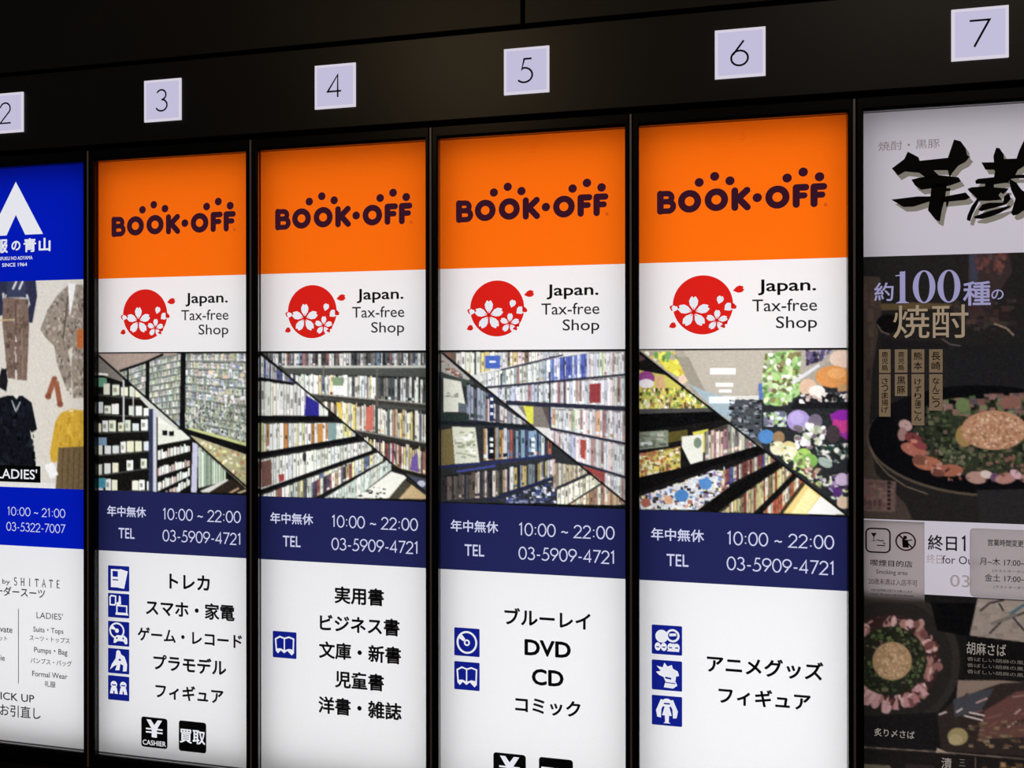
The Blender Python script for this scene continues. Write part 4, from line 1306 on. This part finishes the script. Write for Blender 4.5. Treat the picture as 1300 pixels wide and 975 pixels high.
# ------------------------------------------------------------------ dim restaurant sign (7)
r, X = lightbox(7, 'dim restaurant lightbox sign with black brush characters and dark food photos, below plate 7', 'sign')
band = film('header_band', X, Z_TOP, Z_A, M_HEADER, r, 'pale lavender band at the top')
HQ = homography([((a - 1070) * 4.43, (b - 120) * 4.43) for a, b in ((1093.8, 144.1), (1389.4, 125.1), (1389.6, 319.0), (1093.9, 327.4))],
                [(X + .0155, 1.963), (X + .3895, 1.963), (X + .3895, 1.7003), (X + .0155, 1.7003)])
BRUSH = [
    [(275, 415), (345, 362), (365, 320), (425, 352), (432, 372), (590, 355), (625, 252), (662, 262), (690, 300), (698, 338), (712, 350), (690, 378), (648, 400), (615, 440), (600, 470), (590, 425), (510, 425), (540, 455), (470, 470), (430, 440), (350, 432), (310, 455)],
    [(385, 478), (430, 466), (540, 452), (650, 465), (665, 488), (600, 512), (440, 535), (405, 510)],
    [(500, 500), (585, 500), (575, 580), (556, 650), (545, 714), (520, 702), (478, 650), (492, 570)],
    [(272, 590), (420, 572), (500, 572), (490, 600), (395, 630), (340, 632)],
    [(560, 575), (690, 550), (716, 578), (690, 592), (560, 605)],
    [(779, 381), (849, 380), (846, 346), (862, 298), (881, 301), (903, 336), (906, 362), (976, 359), (992, 311), (1019, 254), (1046, 247), (1072, 292), (1053, 368), (1110, 362), (1113, 387), (1021, 400), (983, 425), (970, 451), (1046, 448), (1110, 451), (1110, 470), (970, 470), (938, 476), (849, 464), (855, 432), (849, 422), (801, 422)],
    [(744, 483), (760, 473), (849, 464), (938, 470), (932, 495), (919, 495), (849, 505), (798, 502), (747, 501)],
    [(700, 530), (722, 521), (798, 515), (801, 495), (849, 499), (849, 521), (932, 527), (919, 546), (900, 559), (887, 550), (875, 565), (894, 591), (824, 597), (766, 597), (747, 635), (728, 674), (715, 712), (696, 705), (700, 680), (722, 629), (754, 585), (735, 565), (712, 546)],
    [(932, 553), (945, 585), (919, 616), (875, 630), (817, 644), (779, 656), (760, 648), (785, 616), (824, 607), (900, 607), (906, 572)],
    [(735, 686), (779, 670), (817, 655), (875, 641), (938, 623), (945, 629), (881, 667), (830, 686), (785, 699), (741, 696)],
    [(932, 470), (976, 495), (1002, 534), (1021, 546), (1078, 623), (1110, 661), (1059, 648), (1021, 648), (983, 674), (957, 680), (945, 667), (957, 629), (970, 585), (945, 534)],
]
i = Ink(OY)
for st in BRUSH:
    i.poly([tuple(v) for v in hmap(HQ, [(a + 20, b + 26) for a, b in st])], 1, 0)  # drop shadow of the print, an offset olive copy of the strokes
for st in BRUSH:
    i.poly([tuple(v) for v in hmap(HQ, st)], 0, 1)
i.done('brush_lettering', [M_BRUSH, M_OLIVE], band, 'black brush characters with an olive printed drop shadow')
i = Ink(OY)
text(i, '焼酎・黒豚', X + .0438, X + .1458, 1.9015, .0165, 0, 0, fit=True)
i.done('lettering', sheet_mat('faded_brown_film', (.46, .39, .35, 1)), band, 'small faded brown characters')

G7 = .40
a = Picture(236, 282, [(1085.4, 326.2), (1395.1, 317.4), (1395.4, 669.5), (1085.7, 658.1)], (31, 28, 25), 11)
a.poly([(1085, 350), (1118, 352), (1120, 395), (1108, 470), (1104, 545), (1112, 600), (1150, 640), (1160, 662), (1085, 662)], (64, 51, 40))
a.specks([(1090, 360), (1116, 360), (1106, 470), (1104, 545), (1112, 600), (1140, 640), (1088, 650)], [(76, 60, 45), (56, 44, 35), (70, 54, 40)], 90, 8, 14, 5)
a.poly([(1230, 322), (1280, 320), (1285, 345), (1262, 380), (1250, 420), (1228, 400)], (54, 38, 36))
a.poly([(1230, 323), (1241, 323), (1242, 365), (1232, 365)], (52, 54, 68))
a.specks([(1236, 322), (1279, 321), (1272, 350), (1240, 345)], [(110, 56, 42), (84, 44, 38), (70, 50, 50)], 60, 6, 5, 6)
a.specks([(1200, 380), (1290, 380), (1290, 420), (1230, 420)], [(64, 40, 36), (44, 34, 32), (52, 48, 36)], 40, 10, 6, 5)
a.poly([(1118, 386), (1160, 384), (1210, 386), (1205, 392), (1120, 394)], (86, 68, 34))
a.ell(1128, 411, 15, 12, (12, 10, 10))
a.line([(1114, 412), (1120, 421), (1130, 425)], 1.3, (130, 112, 90))
a.line([(1196, 430), (1206, 437), (1225, 440), (1262, 440)], 1.2, (112, 100, 92))
a.line([(1262, 411), (1278, 417), (1287, 426)], 2.0, (150, 122, 92))
a.poly([(1120, 430), (1200, 436), (1205, 442), (1120, 444)], (26, 23, 22))
a.poly([(1200, 440), (1300, 436), (1395, 436), (1395, 510), (1205, 512)], (27, 27, 26))
# bowl and food
a.ell(1252, 560, 151, 70, (84, 70, 50), .04, 60)
a.ell(1253, 558, 150, 69, (9, 9, 11), .04, 60)
a.poly([(1104, 552), (1112, 530), (1132, 512), (1156, 505), (1160, 545)], (9, 9, 11))
a.poly([(1130, 514), (1156, 503), (1158, 540), (1140, 545)], (14, 13, 16))
a.ell(1268, 558, 112, 50, (40, 46, 28), .02, 40)
a.specks([(1165, 520), (1200, 506), (1300, 500), (1390, 515), (1390, 600), (1250, 600), (1175, 575)], [(58, 74, 34), (40, 58, 28), (28, 34, 20), (84, 92, 52), (24, 26, 18), (96, 78, 56)], 620, 6, 5, 8)
a.specks([(1195, 508), (1250, 500), (1330, 498), (1390, 505), (1385, 525), (1200, 528)], [(120, 86, 74), (92, 108, 58), (74, 96, 44), (140, 92, 72), (86, 72, 70)], 120, 9, 7, 10)
a.ell(1222, 514, 9, 9, (92, 116, 56))
a.ell(1283, 510, 14, 8, (132, 82, 62))
for cx, cy, rx, ry, rt, col in ((1150, 540, 9, 7, .5, (178, 138, 124)), (1146, 551, 6, 9, .1, (150, 108, 96)), (1160, 557, 12, 7, .5, (122, 46, 44)), (1160, 571, 17, 8, .35, (172, 88, 62)),
                                (1168, 565, 10, 5, .4, (140, 52, 50)), (1178, 588, 19, 9, .12, (168, 90, 52)), (1168, 584, 10, 6, .1, (120, 64, 44)), (1206, 597, 17, 8, .0, (160, 84, 52)), (1190, 600, 9, 5, .2, (110, 56, 38)),
                                (1240, 606, 14, 8, .1, (166, 122, 100)), (1252, 602, 8, 5, .2, (206, 178, 160)), (1263, 606, 6, 6, .0, (96, 60, 88)), (1277, 607, 14, 7, -.15, (168, 110, 92)), (1290, 602, 9, 5, .6, (196, 150, 150)),
                                (1310, 605, 16, 7, -.2, (170, 112, 96)), (1345, 598, 18, 7, -.3, (164, 96, 72))):
    a.ell(cx, cy, rx, ry, col, rt)
a.specks([(1142, 535), (1165, 560), (1185, 590), (1220, 600), (1160, 590)], [(200, 150, 130), (120, 50, 44), (186, 104, 70)], 34, 6, 3, 10)
a.specks([(1140, 532), (1170, 552), (1200, 580), (1230, 596), (1385, 590), (1385, 612), (1190, 610), (1150, 575)], [(70, 34, 30), (120, 74, 56), (176, 130, 108), (40, 30, 26), (150, 84, 60)], 170, 7, 3, 12, True)
a.ell(1225, 553, 12, 14, (150, 116, 50))
a.ell(1262, 546, 42, 25, (178, 122, 78), 0, 36)
a.specks([(1220, 548), (1235, 530), (1262, 522), (1292, 530), (1303, 548), (1290, 566), (1250, 570), (1226, 562)], [(206, 156, 108), (160, 100, 60), (190, 132, 84), (140, 92, 50), (216, 170, 126)], 420, 3, 3, 10)
a.specks([(1180, 552), (1225, 565), (1240, 590), (1200, 590)], [(70, 84, 46), (40, 50, 28), (110, 104, 70)], 80, 4, 4, 8)
a.specks([(1245, 575), (1320, 575), (1310, 598), (1245, 596)], [(64, 78, 40), (120, 80, 60), (34, 40, 24)], 60, 5, 4, 8)
a.line([(1105, 566), (1112, 584), (1128, 602), (1150, 617), (1178, 627)], 1.3, (126, 104, 72))
a.poly([(1094, 607), (1138, 611), (1137, 650), (1094, 648)], (96, 74, 60))
a.specks([(1097, 611), (1134, 613), (1133, 646), (1097, 646)], [(112, 84, 72), (84, 62, 52), (110, 70, 62)], 60, 7, 5, 6)
for q in range(7):
    a.rect(1127, 611 + q * 5.4, 1131, 614.5 + q * 5.4, (30, 24, 22))
for q in range(4):
    a.rect(1097 + q * 6, 634, 1101 + q * 6, 642, (74, 50, 44))
a.poly([(1240, 622), (1395, 618), (1395, 668), (1244, 664)], (34, 33, 31))  # grey haze of a reflection in the cover, painted into the print
ph = link('photograph', a.mesh(X + SH_L, X + SH_R, Z_A, Z_C - .0012, SHEET_Y, G7, 1, .72, 3, .88), M_PRINT, r, 'dark printed photo of a black bowl of food')
i = Ink(OY)
text(i, '約', X + .0369, X + .0686, 1.6382, offset=.012)
# Didone 100
i.rect(X + .0795, X + .0885, 1.6200, 1.6740)
i.poly([(X + .0722, 1.6675), (X + .0800, 1.6685), (X + .0885, 1.6752), (X + .0885, 1.6690), (X + .0800, 1.6660), (X + .0722, 1.6658)])
i.rect(X + .0735, X + .0944, 1.6170, 1.6184)
i.poly([(X + .0795, 1.6215), (X + .0885, 1.6215), (X + .0930, 1.6178), (X + .0750, 1.6178)])
for cx in (.1196, .1603):
    for sgn in (1, -1):
        outer = [(X + cx + sgn * p_[0], 1.6458 + p_[1]) for p_ in arc(0, 0, .0186, .0294, 90, -90, 20)]
        inner = [(X + cx + sgn * p_[0], 1.6458 + p_[1]) for p_ in arc(0, 0, .0092, .0272, -90, 90, 20)]
        i.poly(outer + inner)
text(i, '種', X + .1839, X + .2269, 1.6321, offset=.016)
text(i, 'の', X + .2288, X + .2480, 1.6294, offset=.012)
text(i, '焼酎', X + .0686, X + .1915, 1.5835, .0590, .004, 1, fit=True)
i.done('lettering', [M_PALE, M_TAN], ph, 'pale lavender and tan headline')
M_TAG = sheet_mat('tan_tag_film', (0.56, 0.40, 0.27, 1))
TAGS = [(.0445, .0639, 1.5128, .0426, '鹿児島'), (.0445, .0638, 1.4508, .0769, 'さつま揚げ'), (.0710, .0920, 1.5130, .0418, '鹿児島'), (.0710, .0920, 1.4695, .0393, '黒豚'),
        (.0987, .1199, 1.5130, .0417, '熊本'), (.0987, .1198, 1.4434, .0919, 'けずり蓮こん'), (.1279, .1499, 1.5129, .0415, '長崎'), (.1279, .1498, 1.4567, .0652, 'なんこつ')]
TANFILM = glow_mat('tan_tag_print', (112, 94, 74))
for xa, xb, zc, h, body in TAGS:
    i = Ink(OY)
    i.rect(X + xa, X + xb, zc - h / 2, zc + h / 2, 0, 0)
    n = len(body)
    st = h * .84 / n
    gs = min(st * .86, (xb - xa) * .66)
    m = (xa + xb) / 2
    for q, ch in enumerate(body):
        z = zc + h * .42 - st * (q + .5)
        text(i, ch, X + m - gs / 2, X + m + gs / 2, z, gs, .01, 1, 1, fit=True)
    i.done('caption', [TANFILM, M_BRUSH], ph, 'tan vertical caption with dark characters')

band = film('strip_band', X, Z_C - .0012, 1.0948, M_HEADER, r, 'pale lavender strip')
i = Ink(OY)
text(i, '終日', X + .1257, X + .1725, 1.1883, .0270, .014, 0, fit=True)
numerals(i, '1', X + .1800, X + .1895, 1.1883, .0255, .0032, 0)
text(i, 'for Our', X + .1489, X + .2060, 1.1596, .0150, 0, 0, cap=True)
text(i, '終日', X + .1235, X + .1490, 1.1590, .0170, .0, 1, fit=True)
text(i, '03', X + .1617, X + .1936, 1.1228, .0224, .0, 1, cap=True)
i.done('lettering', [solid_mat('violet_ink', (62, 48, 96), .6, spec=.2), sheet_mat('faded_tan_film', (.62, .54, .50, 1))], band, 'violet and faded tan lettering')

b = Picture(236, 276, [(1085.8, 749.6), (1395.5, 766.5), (1395.8, 1107.1), (1086.1, 1070.7)], (22, 20, 18), 12)
b.poly([(1085, 760), (1140, 762), (1180, 780), (1085, 800)], (30, 28, 22))
b.ell(1131, 838, 88, 86, (42, 38, 31), 0, 60)
b.ell(1131, 838, 78, 76, (34, 31, 26), 0, 60)
rb = random.Random(5)
b.ell(1131, 838, 62, 58, (52, 30, 26), 0, 50)
for q in range(66):
    an = rb.uniform(0, 2 * math.pi)
    rr = rb.uniform(46, 60)
    b.ell(1132 + rr * math.cos(an), 838 + rr * .96 * math.sin(an), rb.uniform(5, 10), rb.uniform(3, 6), b.jit(rb.choice([(168, 118, 104), (142, 88, 78), (188, 142, 126), (112, 60, 54), (150, 100, 82)]), 10), an)
b.specks([(1080, 800), (1131, 776), (1190, 810), (1196, 850), (1150, 900), (1080, 880)], [(176, 128, 114), (110, 62, 56), (60, 36, 32), (196, 156, 140)], 150, 8, 3, 12, True)
b.ell(1131, 838, 46, 43, (30, 34, 20), 0, 40)
b.specks([(1092, 820), (1110, 800), (1140, 794), (1168, 812), (1178, 840), (1160, 870), (1120, 880), (1094, 860)], [(50, 70, 30), (30, 40, 20), (74, 96, 40), (24, 26, 16), (90, 84, 50), (40, 30, 24)], 420, 4, 4, 8)
b.ell(1133, 838, 25, 24, (160, 122, 72), 0, 34)
b.specks([(1110, 838), (1118, 820), (1133, 815), (1150, 822), (1157, 840), (1146, 858), (1130, 862), (1114, 854)], [(186, 146, 94), (140, 104, 58), (170, 130, 78), (196, 160, 110)], 260, 2.6, 2.6, 8)
for q in range(9):
    an = math.radians(40 + q * 13)
    b.poly([(1131 + 44 * math.cos(an), 838 + 42 * math.sin(an)), (1131 + 66 * math.cos(an + .03), 838 + 62 * math.sin(an + .03)), (1131 + 62 * math.cos(an + .16), 838 + 60 * math.sin(an + .16))], b.jit((176, 118, 112), 16))
b.poly([(1085, 907), (1130, 905), (1190, 902), (1192, 950), (1085, 946)], (23, 21, 20))
b.poly([(1182, 765), (1240, 766), (1233, 808), (1190, 800)], (9, 9, 9))
# card with a brush drawing
b.poly([(1241, 760), (1395, 768), (1395, 835), (1300, 822), (1231, 806)], (138, 124, 104))
b.specks([(1241, 762), (1395, 768), (1395, 830), (1233, 805)], [(150, 136, 116), (124, 110, 92), (144, 128, 106)], 90, 12, 6, 5)
for pts in ([(1244, 776), (1256, 766), (1275, 762)], [(1256, 804), (1272, 788), (1300, 778), (1330, 772)], [(1268, 766), (1274, 776)], [(1286, 784), (1300, 800)], [(1310, 780), (1340, 800)]):
    b.line(pts, 2.2, (40, 36, 34))
b.line([(1282, 780), (1300, 768), (1340, 764)], 4, (60, 92, 100))
b.line([(1258, 792), (1290, 780)], 4, (106, 98, 84))
# fish plate
b.poly([(1228, 806), (1395, 826), (1395, 862), (1224, 852)], (16, 14, 13))
b.poly([(1216, 862), (1270, 862), (1300, 864), (1250, 880), (1214, 888)], (126, 104, 82))
b.poly([(1190, 905), (1216, 884), (1270, 866), (1395, 858), (1395, 962), (1195, 950)], (44, 34, 28))
b.poly([(1210, 886), (1240, 876), (1262, 872), (1245, 900), (1212, 908)], (58, 60, 64))
b.poly([(1250, 900), (1290, 876), (1395, 866), (1395, 930), (1240, 935)], (96, 56, 46))
for q in range(30):
    xx, yy = rb.uniform(1215, 1385), rb.uniform(874, 930)
    b.line([(xx, yy), (xx + rb.uniform(8, 20), yy - rb.uniform(2, 8))], 1.8, b.jit(rb.choice([(150, 104, 84), (120, 70, 58), (190, 150, 130), (70, 44, 38), (84, 60, 40)]), 10))
for pts in ([(1214, 902), (1222, 897)], [(1224, 906), (1248, 912)], [(1230, 902), (1250, 906)], [(1192, 905), (1202, 901)]):
    b.line(pts, 2, (206, 186, 170))
b.specks([(1230, 915), (1395, 905), (1395, 945), (1230, 948)], [(96, 74, 44), (60, 44, 30), (120, 96, 60)], 120, 8, 3, 8)
b.ell(1216, 932, 13, 11, (142, 124, 66))
b.ell(1213, 936, 9, 7, (160, 142, 84))
b.poly([(1085, 946), (1195, 951), (1395, 970), (1395, 1110), (1085, 1075)], (27, 24, 20))
b.line([(1094, 945), (1190, 951), (1300, 960), (1395, 968)], 1.4, (124, 104, 80))
b.poly([(1190, 946), (1206, 953), (1188, 952)], (160, 136, 110))
b.line([(1238, 958), (1238, 1090)], 1.2, (96, 84, 66))
b.poly([(1097, 966), (1130, 968), (1140, 985), (1140, 1060), (1090, 1060)], (96, 90, 62))
b.poly([(1150, 966), (1186, 968), (1190, 1060), (1150, 1060)], (46, 36, 34))
b.specks([(1242, 962), (1395, 972), (1395, 1080), (1242, 1070)], [(110, 80, 40), (150, 116, 60), (70, 44, 24), (90, 66, 36)], 260, 10, 8, 10)
ph = link('photograph', b.mesh(X + SH_L, X + SH_R, 1.0948, Z_BOT, SHEET_Y, G7, 1, .72, 3, .86), M_PRINT, r, 'dark printed photos of fish dishes')
i = Ink(OY)
text(i, '胡麻さば', X + .1883, X + .2513, 1.0042, .0220, .006, 0, fit=True)
for q, z in enumerate((.9850, .9740, .9630)):
    text(i, '香ばしい胡麻の風味', X + .1890, X + .2900, z, .0070, 0, 1, fit=True)
text(i, '炙り〆さば', X + .0361, X + .1032, .8410, .0143, .006, 0, fit=True)
text(i, '漬', X + .1472, X + .1640, .7963, .0190, .006, 0, fit=True)
text(i, '三', X + .1760, X + .1860, .8000, .0120, .0, 1, fit=True)
i.done('lettering', [glow_mat('clear_dim_ink', (150, 142, 134)), glow_mat('clear_dimmer_ink', (112, 104, 96))], ph, 'small pale captions')

# ------------------------------------------------------------------ notices stuck on the cover of the restaurant sign
NY = 0.0045
nd = root('notice_sheet', (X + .062, NY, 1.0745), 'grey paper notice with a red ring symbol, stuck on the restaurant sign', 'notice')
bm = bevelled_box(X + .0160, X + .1170, NY - .0006, NY, 1.0790, 1.2260, .0002, 1)
pp = link('paper', bm, M_PAPER, nd)
i = Ink(NY - .0008)
ax, bx, az, bz = X + .0200, X + .0600, 1.1690, 1.2115
pts = []
for cx, cz, a0 in ((bx - .008, bz - .008, 0), (ax + .008, bz - .008, 90), (ax + .008, az + .008, 180), (bx - .008, az + .008, 270)):
    pts += [(cx + .008 * math.cos(math.radians(a0 + t)), cz + .008 * math.sin(math.radians(a0 + t))) for t in (0, 30, 60, 90)]
i.stroke(pts, .0026, 0, closed=True)
i.poly([(ax + .008, bz - .008), (ax + .018, bz - .008), (ax + .013, bz - .016)])
i.stroke([(ax + .013, bz - .014), (ax + .013, bz - .021)], .0012)
i.rect(ax + .009, ax + .017, bz - .0225, bz - .0215)
i.stroke([(ax + .018, bz - .020), (ax + .024, bz - .022), (ax + .030, bz - .021)], .0016)
i.stroke([(ax + .018, bz - .030), (ax + .032, bz - .030)], .0018)
i.stroke([(ax + .028, bz - .025), (ax + .033, bz - .027)], .0016)
i.done('pictogram', solid_mat('dark_ink_faded', (40, 34, 38), .7, spec=.2), pp, 'rounded square outline with a drink symbol')
i = Ink(NY - .0008)
cx, cz = X + .0860, 1.1905
i.stroke([(cx + u_, cz + v_) for u_, v_ in arc(0, 0, .0158, .0158, 0, 360, 28)[:-1]], .0026, 0, closed=True)
i.stroke([(cx - .0105, cz + .0105), (cx + .0105, cz - .0105)], .0026)
i.ell(cx - .001, cz + .007, .0032, .0032, 1, 1)
i.poly([(cx - .006, cz + .003), (cx + .004, cz + .003), (cx + .005, cz - .011), (cx - .005, cz - .011)], 1, 0)
i.stroke([(cx + .004, cz + .002), (cx + .0105, cz + .003)], .002, 1)
i.done('pictogram', [solid_mat('dark_red_ink', (120, 44, 44), .7, spec=.2), solid_mat('dark_maroon_ink', (64, 26, 30), .7, spec=.2)], pp, 'red ring with a slash')
i = Ink(NY - .0008)
text(i, '喫煙目的店', X + .0275, X + .0970, 1.1500, .0110, .01, 0, fit=True)
text(i, 'Smoking area', X + .0370, X + .0890, 1.1345, .0080, 0, 0, cap=True)
text(i, '20歳未満は入店不可', X + .0240, X + .1050, 1.1165, .0112, .0, 1, fit=True)
text(i, '※身分証明書の提示をお願いします', X + .0280, X + .0970, 1.1010, .0046, 0, 0, fit=True)
text(i, 'Under 20 years old not allowed', X + .0280, X + .0980, 1.0940, .0034, 0, 0, cap=True)
i.done('lettering', [solid_mat('dark_ink_faded', (40, 34, 38), .7), solid_mat('faded_red_ink', (160, 84, 78), .7, spec=.2)], pp, 'dark and faded red lettering')

nd = root('laminated_notice', (X + .25, NY, 1.099), 'laminated grey opening-hours notice with rounded corner, stuck over the bright strip', 'notice')
i = Ink(NY - .0007)
f = i.rrect(X + .1905, X + .3160, 1.0985, 1.2185, .007)
fs = list(i.bm.faces)
solidify(i.bm, fs, NY - .0007, .0007)
pp = i.done('paper', M_LAMINATE, nd)
i = Ink(NY - .0009)
text(i, '営業時間変更', X + .2190, X + .2750, 1.1950, .0115, .012, 0, fit=True)
text(i, '月~木 17:00~23:00', X + .2060, X + .3060, 1.1615, .0130, .004, 0, fit=True)
text(i, '(ラストオーダー22:30)', X + .2260, X + .2950, 1.1455, .0060, 0, 1, fit=True)
text(i, '金土 17:00~24:00', X + .2140, X + .3060, 1.1335, .0125, .004, 0, fit=True)
text(i, '(ラストオーダー23:30)', X + .2280, X + .2950, 1.1175, .0060, 0, 1, fit=True)
i.done('lettering', [solid_mat('dark_ink_faded', (40, 34, 38), .7), M_THIN], pp)
